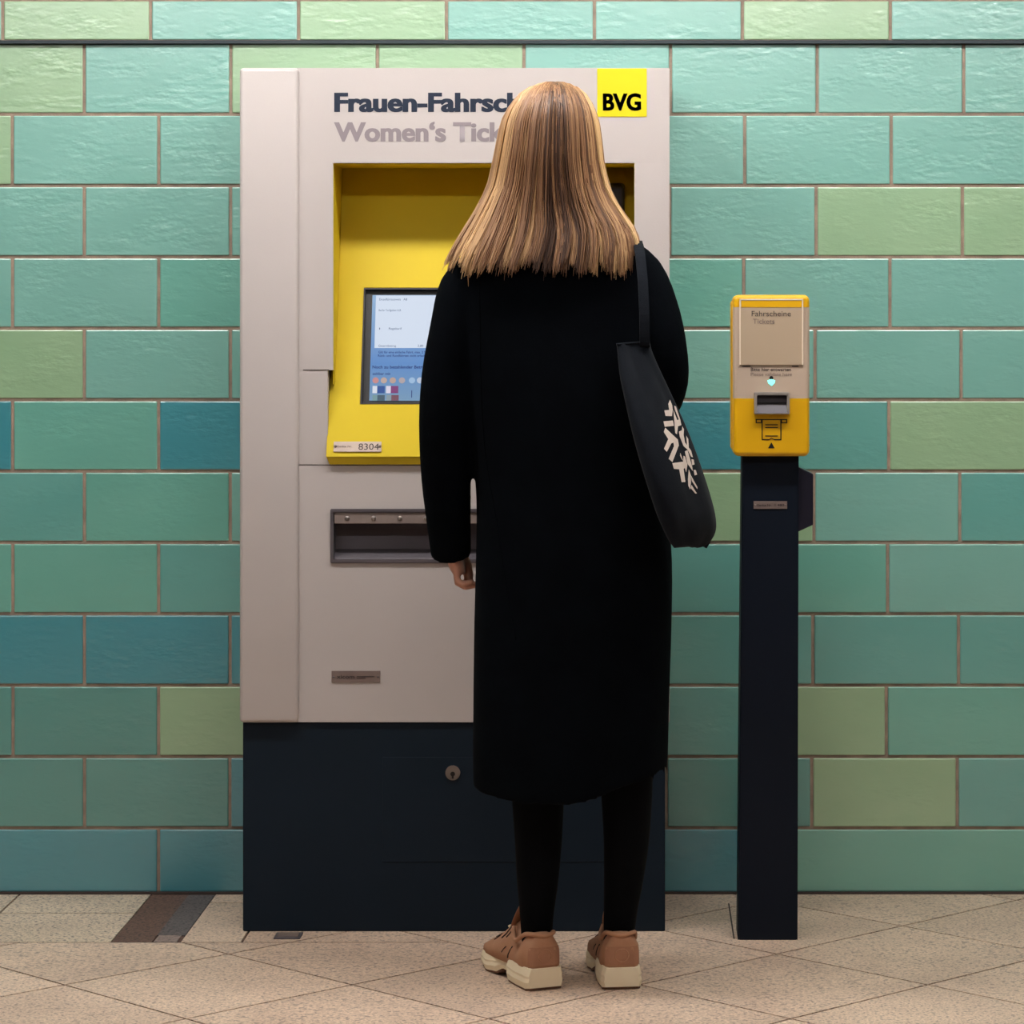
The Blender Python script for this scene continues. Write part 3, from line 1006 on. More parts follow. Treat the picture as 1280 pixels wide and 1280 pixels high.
add_loft(bm, [[Vector((hx(a), HY - 0.0007, hz(b))) for a, b in q], [Vector((hx(a), HY + 0.001, hz(b))) for a, b in q]])
bm_obj(bm, 'pictogram', BLACK, val)
# plate on the post
pp = box('number_plate', vx(942), vx(984), VY - 0.002, VY + 0.001, vz(636), vz(626.5), PLATE_DULL, val, 0.0004)
fpp = lambda x, z, out: Vector((x, VY - 0.0025, z))
lettering('lettering', 'Geräte Nr.', vx(946), vx(964.5), vz(632.6), 2.6 * VS, fpp, PRINT_DGREY, pp, 0.02)
lettering('lettering', '1 480', vx(968.5), vx(980), vz(632.6), 3.0 * VS, fpp, PRINT_DGREY, pp, 0.02)
for px in (943.8, 982.3):
    bm = bmesh.new(); add_ellipsoid(bm, (vx(px), VY - 0.002, vz(631)), (0.0013, 0.001, 0.0013), 8, 6)
    bm_obj(bm, 'rivet', STEEL, pp, True)
# small screws on the flank of the head
for py in (470, 501, 558):
    bm = bmesh.new(); add_ellipsoid(bm, (hx(1013.2), HY + 0.055, hz(py)), (0.0015, 0.003, 0.003), 8, 6)
    bm_obj(bm, 'screw', BLACK, val, True)

# ------------------------------------------------------------------ the person
PY = -0.86
COAT = noisy('coat_wool', (5, 8, 13), (3, 5, 9), 0.92, 18, 0.0006, 260, spec=0.05)
TIGHTS = noisy('tights', (4, 5, 9), (3, 4, 7), 0.9, 30, 0.0, spec=0.1)
SKIN = noisy('skin', (205, 150, 128), (194, 138, 116), 0.5, 20)
BAGM = noisy('bag_cotton', (20, 24, 31), (16, 20, 27), 0.9, 40, 0.0004, 500, spec=0.1, sheen=0.05)
BAGP = nmat('bag_print', (214, 198, 188), 0.8)

person = empty('person', (P(690, 1237, PY).x, PY, 0))
tag(person, 'person with long blonde hair in a long black coat and tan sneakers, facing the machine', 'person')

# --- coat
def torso_ring(py, l, r, front_d, back_d, cy=PY, n=56, p=2.4, folds=0.0, ph=0.0):
    a = P(l, py, cy); b = P(r, py, cy)
    cx = (a.x + b.x) / 2; hw = (b.x - a.x) / 2
    pts = []
    for k in range(n):
        t = 2 * math.pi * k / n
        c_, s_ = math.cos(t), math.sin(t)
        x = hw * math.copysign(abs(c_) ** (2 / p), c_)
        d = front_d if s_ > 0 else back_d
        y = d * math.copysign(abs(s_) ** (2 / p), s_)
        f = 1 + folds * (0.55 * math.sin(5 * t + ph) + 0.45 * math.sin(9 * t + 1.3 + ph * 2)) * (abs(s_) ** 0.7)
        pts.append(Vector((cx + x, cy + y * f, a.z)))
    return pts


prof = [  # py, left, right, front depth, back depth, folds
    (286, 668, 716, .050, .060, 0), (293, 655, 730, .058, .070, 0), (300, 632, 764, .068, .082, 0), (309, 602, 800, .078, .090, 0),
    (320, 577, 815, .085, .096, 0), (338, 562, 824, .095, .100, 0), (365, 562, 826, .105, .106, .0),
    (420, 568, 826, .118, .116, .01), (480, 576, 828, .125, .124, .015), (560, 589, 830, .128, .130, .02),
    (620, 595.5, 834, .130, .134, .025), (700, 595, 840, .135, .142, .03), (780, 593, 839.5, .138, .146, .04),
    (860, 592, 837, .140, .150, .05), (940, 591.5, 835, .142, .154, .055), (978, 592, 833, .142, .155, .06)]
prof = spline(prof, 46)
bm = bmesh.new()
rings = [torso_ring(p[0], p[1], p[2], p[3], p[4], folds=p[5], ph=p[0] * 0.0035) for p in prof]
# lower hem follows the photograph: full at the back, lifted on the right flank
last = rings[-1]
xm = [v.x for v in last]; lo_, hi_ = min(xm), max(xm)
hem = []
for v_ in last:
    k = (v_.x - lo_) / (hi_ - lo_)
    drop = -0.016 * math.sin(math.pi * min(1, k / 0.75)) + 0.045 * max(0, (k - 0.62) / 0.38) ** 1.3 - 0.004
    hem.append(Vector((v_.x, v_.y, v_.z + drop)))
rings[-1] = [v_ + (h_ - v_) * 0.75 + Vector((0, 0, 0.006)) for v_, h_ in zip(last, hem)]
rings.append(hem)
add_loft(bm, rings)
# sleeves
def sleeve(path, n=24):
    pts = spline([tuple(P(a, b, y)) + (r,) for a, b, y, r in path], n)
    add_tube(bm, [p[:3] for p in pts], [p[3] for p in pts], 20)
sleeve([(600, 343, -.865, .049), (584, 366, -.875, .0555), (573, 410, -.885, .0535), (563, 470, -.888, .0545), (559, 530, -.88, .0535), (557.5, 590, -.862, .048), (560, 640, -.843, .0435), (564, 695, -.815, .0385)])
sleeve([(772, 322, -.865, .045), (798, 348, -.87, .052), (815, 395, -.88, .054), (824, 440, -.885, .0535), (826, 476, -.86, .0525), (815, 505, -.79, .051), (797, 508, -.71, .048), (775, 497, -.64, .041)])
# stand collar
add_tube(bm, [P(691, 300, -.85), P(691, 278, -.85)], [(.062, .064), (.055, .058)], 24)
me = remesh(bm, 0.005, 6, 0.5)
coat = place(me, 'coat', COAT, person, True)
tag(coat, 'long black wool coat')
# seams and hem stitched on the back
COATV = BVHTree.FromPolygons([coat.data.vertices[i].co + wloc(coat) for i in range(len(coat.data.vertices))], [p.vertices[:] for p in coat.data.polygons])


def on_tree(tree, px, py, off):
    o = Vector((0, CAM_Y, CAM_Z)); d = Vector(((px - CX) / FOC, 1.0, -(py - CY) / FOC)).normalized()
    h = tree.ray_cast(o, d)
    if h[0] is None: return None
    n = h[1] if h[1].y < 0 else -h[1]
    return h[0] + n * off


SEAMC = nmat('coat_seam', (9, 13, 18), 0.9)
for pth in ([(599, 348), (600, 400), (601, 470), (606, 560), (622, 660), (634, 740), (645, 800)],):
    pts = [on_tree(COATV, a, b, 0.0004) for a, b in spline(pth, 40)]
    pts = [p for p in pts if p]
    bm = bmesh.new(); add_tube(bm, pts, 0.0011, 6, up=Vector((1, 0, 0)))
    bm_obj(bm, 'seam', COAT, coat, True)

# --- legs in black tights
def leg(rows):
    bm = bmesh.new()
    pts = spline([tuple(P(c, y, Y)) + (w * (Y - CAM_Y) / FOC,) for (y, c, w, Y) in rows], 24)
    add_tube(bm, [p[:3] for p in pts], [(p[3], p[3] * 1.12) for p in pts], 20)
    return bm_obj(bm, 'tights', TIGHTS, person, True)


leg([(900, 672, 40, -.86), (960, 673, 35, -.862), (1000, 672.5, 32.5, -.865), (1050, 673, 29.5, -.868), (1100, 672, 26, -.866), (1140, 671, 21.5, -.862), (1168, 671, 19.5, -.858), (1200, 672, 19, -.85)])
leg([(900, 785, 40, -.86), (960, 783, 34, -.862), (1000, 783.5, 31.5, -.865), (1050, 783, 28.5, -.868), (1100, 779.5, 24.5, -.866), (1140, 775.5, 21, -.862), (1168, 774, 19.5, -.858), (1200, 773, 19, -.85)])

# --- body: head, neck, trunk and both hands in one surface
bm = bmesh.new()
hc = P(690, 178, -.842)
add_ellipsoid(bm, hc, (0.076, 0.094, 0.108), 24, 16)
add_ellipsoid(bm, hc + Vector((0, 0.035, -0.055)), (0.055, 0.062, 0.062))          # jaw
add_ellipsoid(bm, hc + Vector((0, 0.082, -0.105)), (0.02, 0.018, 0.015))           # chin
add_tube(bm, [hc + Vector((0, 0.088, 0.012)), hc + Vector((0, 0.108, -0.022)), hc + Vector((0, 0.096, -0.034))], [.008, .013, .012], 10)   # nose
add_ellipsoid(bm, hc + Vector((0, 0.091, -0.062)), (0.022, 0.012, 0.006))          # lips
add_ellipsoid(bm, hc + Vector((0, 0.089, -0.072)), (0.019, 0.012, 0.006))
for s in (-1, 1):
    add_ellipsoid(bm, hc + Vector((s * 0.076, 0.004, -0.015)), (0.009, 0.018, 0.03))  # ears
    add_ellipsoid(bm, hc + Vector((s * 0.03, 0.08, 0.02)), (0.022, 0.013, 0.007))     # brow
add_tube(bm, [hc + Vector((0, -.004, -.07)), hc + Vector((0, -.012, -.14)), hc + Vector((0, -.012, -.21))], [.055, .052, .075], 20)
tr = [(P(693, 320, PY), .12, .07), (P(695, 360, PY), .15, .08), (P(700, 480, PY), .13, .08), (P(708, 600, PY), .13, .09), (P(712, 720, PY), .14, .1), (P(712, 800, PY), .12, .09)]
add_tube(bm, [t[0] for t in tr], [(t[1], t[2]) for t in tr], 20)
for rows in ((640, 672), (750, 779)):
    add_tube(bm, [P(rows[0] + 25, 760, PY), P((rows[0] + rows[1]) / 2 + 8, 960, PY), P(rows[1], 1150, -.86), P(rows[1], 1190, -.855)], [.06, .035, .022, .024], 12)
# arms under the sleeves
Lw = P(567, 690, -.818)
add_tube(bm, [P(590, 365, -.87), P(560, 520, -.88), Lw], [.035, .03, .026], 12)
Rw = P(772, 495, -.64)
add_tube(bm, [P(796, 350, -.87), P(822, 470, -.87), Rw], [.035, .03, .024], 12)
# left hand, relaxed: palm towards the leg, fingers bent inwards, thumb forward
palm = [(Lw, .027, .02), (P(569, 700, -.812), .032, .0165), (P(572, 711, -.807), .036, .015), (P(574, 717, -.805), .034, .012)]


def flat_tube(rows, n=14):
    rings = []
    for c, ry, rx in rows:
        rings.append([c + Vector((rx * math.cos(2 * math.pi * k / n), ry * math.sin(2 * math.pi * k / n), 0)) for k in range(n)])
    add_loft(bm, rings)


flat_tube(palm)
for i, (dy, ln_, r) in enumerate(((-.028, .80, .0072), (-.010, .97, .0082), (.009, 1.0, .0085), (.028, .93, .0083))):
    k0 = P(570.5, 713, -.806 + dy)
    k1 = k0 + Vector((.003, -.002, -.024)) * ln_
    k2 = k1 + Vector((.014, -.002, -.007)) * ln_
    k3 = k2 + Vector((.020, -.001, .004)) * ln_
    r *= .86
    add_tube(bm, [k0 + Vector((-.004, 0, .012)), k0, k1, k2, k3, k3 + Vector((.004, 0, .001))], [r, r * 1.08, r, r * .96, r * .84, r * .5], 10)
t0 = P(577, 697, -.788)
add_tube(bm, [t0, t0 + Vector((.008, .012, -.016)), t0 + Vector((.013, .010, -.034)), t0 + Vector((.013, .004, -.050)), t0 + Vector((.012, .002, -.055))], [.013, .0115, .0095, .008, .005], 10)
# right hand reaching to the console
fwd = Vector((-.35, 1.0, .12)).normalized()
side = Vector((1, .35, 0)).normalized()
upv = Vector((0, 0, 1))
rings = []
for d, w, h in ((-.01, .022, .018), (.02, .03, .016), (.05, .036, .0145), (.075, .035, .012)):
    c = Rw + fwd * d
    rings.append([c + side * (w * math.cos(2 * math.pi * k / 14)) + upv * (h * math.sin(2 * math.pi * k / 14)) for k in range(14)])
add_loft(bm, rings)
for i, (ds, ln_, r, curl) in enumerate(((-.028, .93, .0082, .15), (-.009, 1.0, .0085, .9), (.010, .95, .0082, 1.0), (.028, .78, .0072, 1.05))):
    k0 = Rw + fwd * .072 + side * ds
    dirs = []
    for a in (.25, .6, .9):
        an = a * curl
        dirs.append(fwd * math.cos(an) - upv * math.sin(an))
    k1 = k0 + dirs[0] * .04 * ln_; k2 = k1 + dirs[1] * .026 * ln_; k3 = k2 + dirs[2] * .02 * ln_
    add_tube(bm, [k0 - fwd * .012, k0, k1, k2, k3, k3 + dirs[2] * .004], [r, r * 1.08, r, r * .95, r * .84, r * .5], 10, up=upv)
t0 = Rw + fwd * .015 - side * .024
add_tube(bm, [t0, t0 - side * .016 + fwd * .016, t0 - side * .02 + fwd * .038 - upv * .006, t0 - side * .016 + fwd * .06 - upv * .01], [.013, .0115, .0095, .007], 10, up=upv)
me = remesh(bm, 0.0028, 2, 0.4)
body = place(me, 'body', SKIN, person, True)
EYEM = nmat('eye_white', (230, 226, 220), 0.2)
for s in (-1, 1):
    bm = bmesh.new(); add_ellipsoid(bm, hc + Vector((s * 0.031, 0.0815, 0.004)), (0.013, 0.010, 0.0085))
    e = bm_obj(bm, 'eye', EYEM, body, True)
    bm = bmesh.new(); add_ellipsoid(bm, hc + Vector((s * 0.031, 0.089, 0.004)), (0.005, 0.0035, 0.005), 10, 6)
    # iris
    bm_obj(bm, 'iris', nmat('iris', (70, 90, 100), 0.2), body, True)

# --- hair
hair_rows = [  # py, left, right, back depth, front depth
    (103, 688, 696, .004, .004), (104.3, 677, 708, .034, .03), (109, 663, 720, .060, .052), (118, 650.5, 730, .080, .066), (133, 640, 738, .096, .074),
    (155, 631, 743, .108, .070), (180, 626, 746.5, .114, .060), (205, 621, 749, .116, .045), (235, 614, 756, .113, .03), (262, 600, 770, .112, .025),
    (285, 586, 788, .116, .02), (308, 572, 796, .124, .015), (330, 561, 796, .132, .012), (346, 556, 797, .135, .012)]


def hair_at(py):
    if py <= hair_rows[0][0]: return hair_rows[0]
    for a, b in zip(hair_rows[:-1], hair_rows[1:]):
        if a[0] <= py <= b[0]:
            t = (py - a[0]) / (b[0] - a[0])
            return tuple(x + (y - x) * t for x, y in zip(a, b))
    return hair_rows[-1]


HY0 = -0.852


def hair_pt(s, py, off=0.0):
    """s in -1..1 across the back of the hair; off = metres outward"""
    _, l, r, bd, fd = hair_at(py)
    A = P(l, py, HY0); B = P(r, py, HY0)
    cxh = (A.x + B.x) / 2; hw = (B.x - A.x) / 2
    p = 2.0 + 1.2 * max(0, min(1, (py - 230) / 90))
    ang = s * math.pi / 2 * 1.12
    sn, cs = math.sin(ang), math.cos(ang)
    x = hw * sn
    if cs >= 0: y = -bd * (1 - abs(sn) ** p) ** (1 / p)
    else: y = fd * abs(cs)
    dirv = Vector((sn, -cs, 0))
    return Vector((cxh + x, HY0 + y, A.z)) + dirv * off


HAIR = bpy.data.materials.new('hair_blonde'); HAIR.use_nodes = True
nt = HAIR.node_tree; b = nt.nodes['Principled BSDF']
at = nt.nodes.new('ShaderNodeAttribute'); at.attribute_name = 'pigment_shade'
cr = nt.nodes.new('ShaderNodeValToRGB')
cr.color_ramp.elements[0].position = 0.0; cr.color_ramp.elements[0].color = lin((70, 47, 36))
cr.color_ramp.elements[1].position = 1.0; cr.color_ramp.elements[1].color = lin((216, 176, 126))
e_ = cr.color_ramp.elements.new(0.45); e_.color = lin((142, 102, 72))
nt.links.new(at.outputs['Fac'], cr.inputs[0]); nt.links.new(cr.outputs[0], b.inputs['Base Color'])
b.inputs['Roughness'].default_value = 0.42
b.inputs['Specular IOR Level'].default_value = 0.45


def set_attr(me, vals):
    a = me.attributes.new('pigment_shade', 'FLOAT', 'POINT')
    a.data.foreach_set('value', vals)


# solid under-layer with shallow locks
bm = bmesh.new()
rr = random.Random(11)
pys = [103, 104.3, 106.5, 109, 113, 118, 125, 133, 144, 155, 168, 180, 193, 205, 220, 235, 250, 262, 275, 290, 298, 304, 308]
NS = 90
lockamp = [rr.uniform(-1, 1) for _ in range(NS + 1)]
rings = []
for py in pys:
    g = max(0, min(1, (py - 115) / 60))
    ring = [hair_pt(-1 + 2 * k / NS, py, -0.006 + 0.0028 * g * lockamp[k]) for k in range(NS + 1)]
    rings.append(ring)
add_loft(bm, rings, cap=True)
bmesh.ops.recalc_face_normals(bm, faces=bm.faces[:])
me = bpy.data.meshes.new('under_hair'); bm.to_mesh(me); bm.free()
set_attr(me, [0.16 + 0.12 * lockamp[i % (NS + 1)] for i in range(len(me.vertices))])  # dark under-layer, darker in its hollows: shade put into the colour
hair = place(me, 'hair', HAIR, person, True)
tag(hair, 'long straight blonde hair')

# strands, gathered into locks
verts, faces, pig = [], [], []
NL = 78
locks = []
for i in range(NL):
    s = -1 + 2 * (i + rr.uniform(0.1, 0.9)) / NL
    locks.append((s, rr.uniform(-.008, .007), rr.uniform(0.05, 1.0), rr.uniform(-11, 5)))
NSTR = 3600
for q in range(NSTR):
    lk = rr.choice(locks)
    s0 = lk[0] + rr.gauss(0, 0.035)
    s0 = max(-1, min(1, s0))
    endpy = 336 + lk[3] + rr.gauss(-1, 4.5) - 10 * max(0, -s0 - 0.55) * 2 - 6 * max(0, s0 - .7)
    startpy = rr.choice((103.2, 104, 106, 110)) if rr.random() < .75 else rr.uniform(120, 240)
    off = lk[1] + rr.uniform(-.004, .0025)
    rad = rr.uniform(0.0006, 0.0014)
    pg = max(0, min(1, lk[2] * 0.75 + 0.25 * rr.random() + 0.42 * (min(1, abs(s0 - .05) * 1.5) - .55) + rr.uniform(-.1, .1)))  # darker centre: lowlights plus shading of the back, put into the colour
    wig = rr.uniform(-.012, .012); ph = rr.uniform(0, 6.3)
    path = []
    M = 15
    for k in range(M):
        t = k / (M - 1)
        py = startpy + (endpy - startpy) * (t ** 1.25)
        s = s0 + (lk[0] - s0) * 0.72 * t ** 1.6 + wig * math.sin(ph + 4 * t) * t
        g = max(0.0, min(1.0, (py - 108) / 40))
        path.append(hair_pt(max(-1, min(1, s)), py, off * g + 0.001))
    b0 = len(verts)
    for k, p in enumerate(path):
        d = (path[min(k + 1, M - 1)] - path[max(k - 1, 0)])
        if d.length < 1e-6: d = Vector((0, 0, -1))
        d.normalize()
        a = d.cross(Vector((0, 1, 0)))
        if a.length < .05: a = d.cross(Vector((1, 0, 0)))
        a.normalize(); c_ = d.cross(a)
        r = rad * (1.0 if k < M - 3 else (1.0, .75, .25)[k - (M - 3)])
        for w in range(3):
            an = 2 * math.pi * w / 3
            verts.append(p + a * math.cos(an) * r * 1.5 + c_ * math.sin(an) * r)
            pig.append(pg)
    for k in range(M - 1):
        for w in range(3):
            x = b0 + k * 3; w2 = (w + 1) % 3
            faces.append((x + w, x + w2, x + 3 + w2, x + 3 + w))
me = bpy.data.meshes.new('strands')
me.from_pydata([tuple(v) for v in verts], [], faces)
set_attr(me, pig)
st_o = place(me, 'hair_strands', HAIR, hair, True)
st_o['kind'] = 'stuff'

# --- shoes
UPPER = noisy('shoe_suede', (184, 136, 106), (174, 126, 96), 0.75, 25, 0.0003, 400)
UPPER_D = noisy('shoe_suede_dark', (172, 124, 97), (162, 115, 89), 0.75, 25, 0.0003, 400)
MIDSOLE = noisy('shoe_foam', (250, 236, 206), (245, 228, 196), 0.6, 20)
OUTSOLE = nmat('shoe_rubber', (110, 78, 58), 0.7)
SLIT = nmat('shoe_slit', (50, 34, 28), 0.8)


def interp(tab, x):
    if x <= tab[0][0]: return tab[0][1:]
    for a, b in zip(tab[:-1], tab[1:]):
        if x <= b[0]:
            t = (x - a[0]) / (b[0] - a[0]); t = t * t * (3 - 2 * t)
            return tuple(p + (q - p) * t for p, q in zip(a[1:], b[1:]))
    return tab[-1][1:]


def make_shoe(heel, ang):
    """heel: floor point under the rear of the heel; ang: turn of the toe about z (0 = towards the wall)"""
    ca, sa = math.cos(ang), math.sin(ang)
    L = 0.272

    def T(u, v, w):
        return Vector((heel.x + u * ca - v * sa, heel.y + u * sa + v * ca, w))
    root = empty('shoe', heel)
    root.parent = person
    root.location = heel - wloc(person)
    WORLD[root.name] = Vector(heel)
    # v, half width, bottom, top
    sole = [(0.0, .033, .006, .041), (.012, .0385, .004, .043), (.06, .041, .004, .043), (.10, .040, .004, .045), (.112, .035, .016, .041), (.135, .036, .017, .044),
            (.16, .043, .007, .040), (.20, .047, .004, .035), (.235, .042, .007, .034), (.26, .027, .016, .036), (.272, .008, .024, .034)]
    def sole_ring(v_, hw, b_, t_, infl=0.0):
        hwb = hw - 0.002
        tw = hw - 0.004
        return [T(-hwb, v_, b_), T(hwb, v_, b_), T(hw + .0005, v_, b_ + (t_ - b_) * .3), T(hw - .001, v_, b_ + (t_ - b_) * .5), T(hw, v_, b_ + (t_ - b_) * .62), T(tw, v_, t_),
                T(-tw, v_, t_), T(-hw, v_, b_ + (t_ - b_) * .62), T(-hw + .001, v_, b_ + (t_ - b_) * .5), T(-hw - .0005, v_, b_ + (t_ - b_) * .3)]
    vv = sorted(set([k * L / 40 for k in range(41)] + [.012, .106, .112]))
    bm = bmesh.new()
    add_loft(bm, [sole_ring(v_, *interp(sole, v_)) for v_ in vv])
    mid = bm_obj(bm, 'midsole', MIDSOLE, root)
    # outsole
    bm = bmesh.new()
    for (va, vb) in ((0.003, .106), (.142, .262)):
        rg = []
        for k in range(13):
            v_ = va + (vb - va) * k / 12
            hw, b_, t_ = interp(sole, v_)
            hw -= 0.003; 
            rg.append([T(-hw, v_, b_ - .004), T(hw, v_, b_ - .004), T(hw + .001, v_, b_ + .001), T(-hw - .001, v_, b_ + .001)])
        add_loft(bm, rg)
    bm_obj(bm, 'outsole', OUTSOLE, root)
    # upper: v, half width at sole, half width high, height of the rim / crown
    up = [(0.004, .024, .012, .094), (.010, .031, .022, .103), (.03, .036, .028, .104), (.046, .037, .029, .098), (.062, .037, .029, .084), (.078, .037, .029, .083), (.095, .037, .027, .098),
          (.110, .038, .024, .112), (.125, .040, .022, .108), (.16, .043, .022, .090), (.20, .044, .024, .072), (.235, .038, .022, .058), (.258, .024, .012, .047), (.268, .010, .005, .040)]
    bm = bmesh.new()
    rg = []
    for k in range(49):
        v_ = .004 + (.268 - .004) * k / 48
        hw, hh, ht = interp(up, v_)
        zb = 0.034
        ring = []
        for j in range(17):
            a = math.pi * j / 16
            c_, s_ = math.cos(a), math.sin(a)
            # blend from full width at the sole to the narrower crown
            w = hh + (hw - hh) * (1 - s_) ** 1.0
            hk = max(0, min(1, (.07 - v_) / .03))
            x = (math.copysign(abs(c_) ** (.75 - .3 * hk), c_)) * (hw if s_ < .35 else w + (hw - w) * max(0, (.6 - s_) / .25) if s_ < .6 else w)
            ring.append(T(x, v_, zb + (ht - zb) * abs(s_) ** (.8 - .35 * hk)))
        rg.append(ring)
    add_loft(bm, rg, cap=True)
    bmesh.ops.smooth_vert(bm, verts=bm.verts[:], factor=.4)
    upo = bm_obj(bm, 'upper', UPPER, root, True)
    tree = BVHTree.FromPolygons([v_.co + wloc(upo) for v_ in upo.data.vertices], [p.vertices[:] for p in upo.data.polygons])

    def snap(u, v_, w, off=0.0006):
        n = tree.find_nearest(T(u, v_, w))
        return n[0] + n[1] * off
    # tongue
    bm = bmesh.new()
    rg = []
    for (v_, w, hw, th) in ((.135, .098, .024, .004), (.118, .116, .025, .0045), (.106, .130, .024, .0045), (.099, .142, .021, .004), (.096, .149, .014, .003)):
        rg.append([T(hw * math.cos(math.pi * 2 * k / 14), v_ + th * math.sin(math.pi * 2 * k / 14) - .012 * math.cos(math.pi * 2 * k / 14) ** 2, w) for k in range(14)])
    add_loft(bm, rg)
    bm_obj(bm, 'tongue', UPPER, root, True)
    # heel counter with a ring emblem
    bm = bmesh.new()
    A = []
    for jz in range(5):
        row = []
        for ju in range(9):
            u = -.030 + .060 * ju / 8
            w = .046 + .034 * jz / 4
            row.append(snap(u, .004 + 7 * u * u, w, .0010))
        A.append([bm.verts.new(p) for p in row])
    for jz in range(4):
        for ju in range(8):
            bm.faces.new((A[jz][ju], A[jz][ju + 1], A[jz + 1][ju + 1], A[jz + 1][ju]))
    bm_obj(bm, 'heel_counter', UPPER_D, root, True)
    bm = bmesh.new()
    ring = [snap(.013 * math.cos(a), -.01, .064 + .012 * math.sin(a), .0016) for a in [k * 2 * math.pi / 20 for k in range(21)]]
    add_tube(bm, ring, .0009, 6)
    bm_obj(bm, 'heel_emblem', UPPER, root, True)
    # rim padding
    bm = bmesh.new()
    rim = [T(-.024, .104, .101), T(-.031, .088, .089), T(-.0325, .072, .082), T(-.031, .054, .090), T(-.028, .034, .1005), T(-.020, .014, .1035), T(0, .006, .1005),
           T(.020, .014, .1035), T(.028, .034, .1005), T(.031, .054, .090), T(.0325, .072, .082), T(.031, .088, .089), T(.024, .104, .101)]
    add_tube(bm, spline([tuple(p) for p in rim], 49), .0042, 8, up=Vector((0, 0, 1)))
    bm_obj(bm, 'collar', UPPER, root, True)
    # slits and seams on both flanks
    def slit(pts, r=.0012, name='seam', m=SLIT):
        b2 = bmesh.new()
        add_tube(b2, [snap(*p) for p in pts], r, 6)
        bm_obj(b2, name, m, root, True)
    for s in (-1, 1):
        slit([(s * .04, .088, .072), (s * .04, .094, .060), (s * .041, .100, .050), (s * .041, .101, .044)])
        slit([(s * .04, .112, .064), (s * .042, .120, .058), (s * .042, .128, .050)], .0009)
        slit([(s * .030, .117, .102), (s * .034, .124, .090), (s * .036, .128, .082)], .0013)
        slit([(s * .024, .140, .100), (s * .032, .150, .088), (s * .036, .158, .078)], .0015)
        slit([(s * .026, .188, .075), (s * .033, .198, .066)], .0009)
        slit([(s * .018, .192, .076), (s * .026, .204, .068)], .0009)
    # laces
    for v_, w in ((.130, .108), (.146, .100), (.162, .092), (.178, .084)):
        b2 = bmesh.new()
        add_tube(b2, [snap(u, v_, w + .02, .0022) for u in (-.018, -.009, 0, .009, .018)], (.0028), 6)
        bm_obj(b2, 'lace', MIDSOLE, root, True)
    return root


make_shoe(Vector((P(682, 1237, -.93).x, -.932, 0)), math.radians(23))
make_shoe(Vector((P(777.5, 1235, -.93).x, -.928, 0)), math.radians(7))

# ------------------------------------------------------------------ tote bag on the right shoulder
bag = empty('tote_bag', P(850, 690, -1.0))
tag(bag, 'black cotton tote bag with white graphic, hanging from the right shoulder of the person', 'bag')
rows = [  # py, back-edge px, back-edge Y, outer-edge px, outer-edge Y, bulge
    (429, 771, -1.005, 812.5, -.975, .006), (440, 772, -1.012, 815, -.975, .008), (470, 776, -1.03, 827, -.972, .014), (510, 786, -1.05, 843.5, -.965, .020), (550, 797, -1.065, 858, -.955, .026),
    (600, 812, -1.075, 874, -.945, .030), (640, 824, -1.07, 887, -.94, .028), (662, 832, -1.06, 892, -.94, .022), (676, 838, -1.05, 890, -.945, .014), (685, 843, -1.04, 884, -.955, .006)]
rows = spline(rows, 34)
bm = bmesh.new()
rings = []
NB = 40
rb = random.Random(5)
for ri, (py, bp, by, op, oy, bu) in enumerate(rows):
    A = P(bp, py, by); B = P(op, py, oy)
    d = B - A; d.z = 0
    n = Vector((d.y, -d.x, 0)).normalized()
    if n.y > 0: n = -n
    ring = []
    for k in range(NB):
        t = 2 * math.pi * k / NB
        c_, s_ = math.cos(t), math.sin(t)
        u = 0.5 + 0.5 * math.copysign(abs(c_) ** .7, c_)
        off = bu * abs(s_) ** .8 * (1 if s_ > 0 else -.9)
        wr = 0.0016 * math.sin(9 * u + ri * 0.35) + 0.0012 * math.sin(17 * u - ri * .22)
        ring.append(A + d * u + n * (off + wr * abs(s_)) + Vector((0, 0, 0.004 * math.sin(u * 7) * max(0, (ri - 27) / 6))))
    rings.append(ring)
add_loft(bm, rings)
pouch = bm_obj(bm, 'pouch', BAGM, bag, True)
# drooping lower corner
bm = bmesh.new()
q0 = [P(868, 676, -.955), P(890.5, 662, -.942), P(891, 672, -.945), P(883.5, 685.5, -.955), P(877, 681, -.957)]
add_loft(bm, [q0, [p + Vector((-.004, .02, 0)) for p in q0]])
bm_obj(bm, 'corner', BAGM, bag)
# top hem
bm = bmesh.new()
hemr = []
for k in range(17):
    u = k / 16
    A = P(771, 430.5, -1.011); B = P(812, 427.5, -.982)
    hemr.append(A + (B - A) * u)
add_tube(bm, hemr, (.0022), 8)
bm_obj(bm, 'top_hem', BAGM, bag, True)


def ribbon(name, path, w, th, parent, mat):
    pts = spline(path, 40)
    bm = bmesh.new(); rg = []
    for i, p in enumerate(pts):
        p = Vector(p)
        nx = Vector(pts[min(i + 1, len(pts) - 1)]) - Vector(pts[max(i - 1, 0)])
        side = Vector((1, .15, 0)).normalized()
        nn = nx.normalized().cross(side).normalized()
        rg.append([p - side * w / 2 - nn * th / 2, p + side * w / 2 - nn * th / 2, p + side * w / 2 + nn * th / 2, p - side * w / 2 + nn * th / 2])
    add_loft(bm, rg)
    return bm_obj(bm, name, mat, parent)


ribbon('strap', [tuple(P(806.3, 433, -.985)), tuple(P(806, 428, -.998)), tuple(P(805.5, 395, -.999)), tuple(P(804, 360, -.985)), tuple(P(802, 335, -.967)), tuple(P(799.5, 314, -.94)), tuple(P(797, 303, -.895)), tuple(P(797, 303, -.85)), tuple(P(800, 314, -.80)), tuple(P(803, 345, -.775)), tuple(P(805, 400, -.765))], .0185, .003, bag, BAGM)
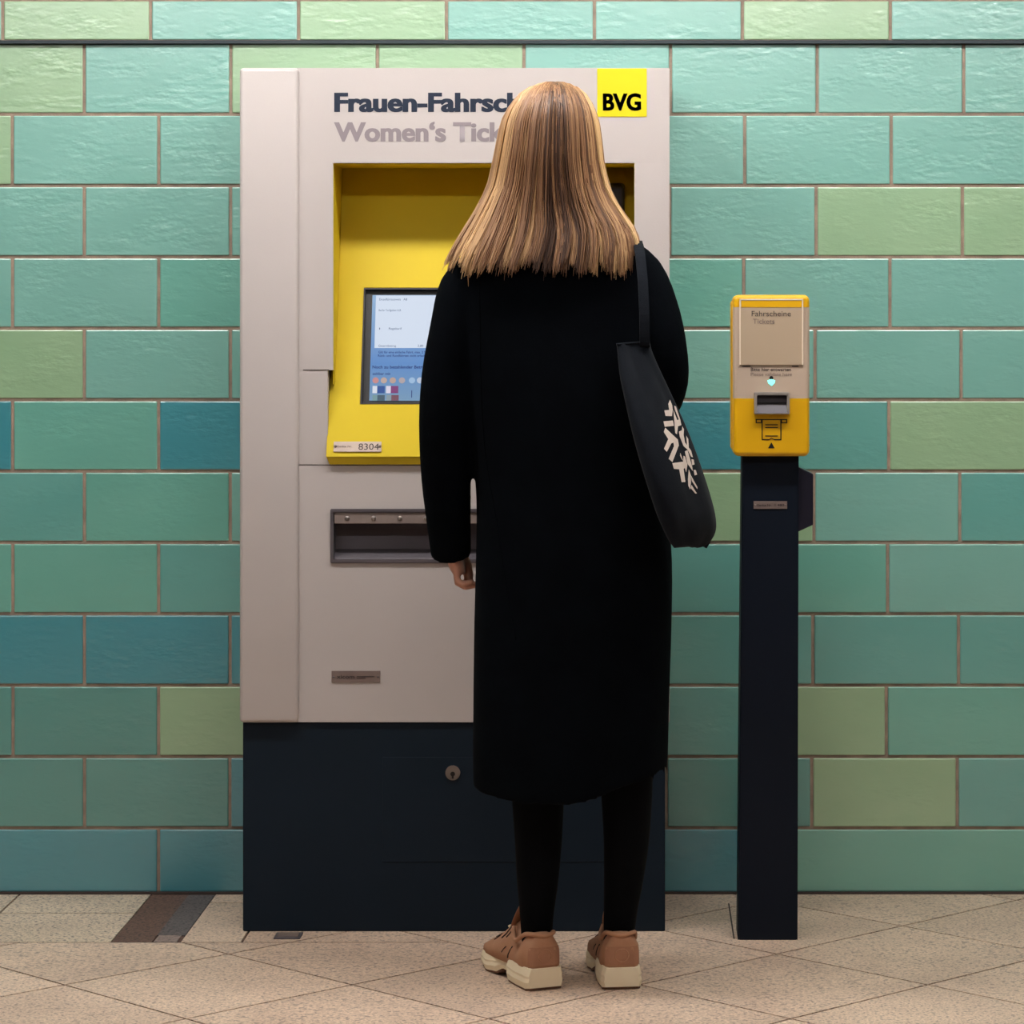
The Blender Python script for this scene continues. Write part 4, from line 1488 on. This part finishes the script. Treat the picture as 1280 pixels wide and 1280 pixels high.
# graphic printed on the outer face
tree = BVHTree.FromPolygons([v_.co + wloc(pouch) for v_ in pouch.data.vertices], [p.vertices[:] for p in pouch.data.polygons])
marks = [
    [(200, 90), (225, 150), (232, 205), (222, 278), (150, 276), (136, 212), (190, 208), (180, 140)],
    [(126, 338), (232, 328), (245, 388), (140, 400)],
    [(145, 410), (220, 480), (290, 545), (302, 610), (228, 802), (185, 765), (245, 620), (238, 580), (215, 590), (165, 685), (133, 650), (180, 540), (130, 460)],
    [(238, 205), (285, 330), (290, 400), (280, 485), (260, 470), (250, 350)],
    [(248, 158), (268, 168), (318, 320), (330, 380), (290, 395), (275, 330), (300, 315), (255, 200)],
    [(340, 392), (360, 430), (355, 490), (372, 580), (440, 670), (462, 750), (440, 740), (400, 660), (355, 620), (335, 520), (312, 515), (302, 455), (335, 440)],
    [(385, 500), (408, 540), (415, 640), (395, 620)],
    [(370, 680), (400, 665), (455, 860), (460, 905), (400, 820)],
    [(355, 730), (372, 740), (400, 830), (385, 920), (350, 800)],
    [(228, 815), (375, 795), (385, 860), (355, 880), (375, 1030), (332, 1032), (305, 885), (245, 880)],
    [(318, 695), (335, 740), (350, 790), (335, 770), (315, 730)],
    [(445, 770), (470, 775), (480, 830), (452, 838)],
    [(468, 890), (495, 895), (510, 945), (482, 955)],
    [(415, 885), (438, 950), (440, 1040), (430, 1118), (408, 1070), (405, 1000)],
    [(438, 950), (515, 1090), (512, 1112), (450, 1020)],
    [(446, 1062), (508, 1160), (490, 1162), (436, 1098)]]
for mk in marks:
    bm = bmesh.new()
    fv_ = [bm.verts.new((815 + a / 9.143, 490 + b / 9.143, 0)) for a, b in mk]
    bm.faces.new(fv_)
    bmesh.ops.triangulate(bm, faces=bm.faces[:])
    bmesh.ops.subdivide_edges(bm, edges=bm.edges[:], cuts=3, use_grid_fill=True)
    bad = []
    for v_ in bm.verts:
        h = on_tree(tree, v_.co.x, v_.co.y, 0.0012)
        if h is None: bad.append(v_)
        else: v_.co = h
    if bad: bmesh.ops.delete(bm, geom=bad, context='VERTS')
    me = bpy.data.meshes.new('printed_mark'); bm.to_mesh(me); bm.free()
    place(me, 'printed_mark', BAGP, pouch)

bpy.context.view_layer.update()
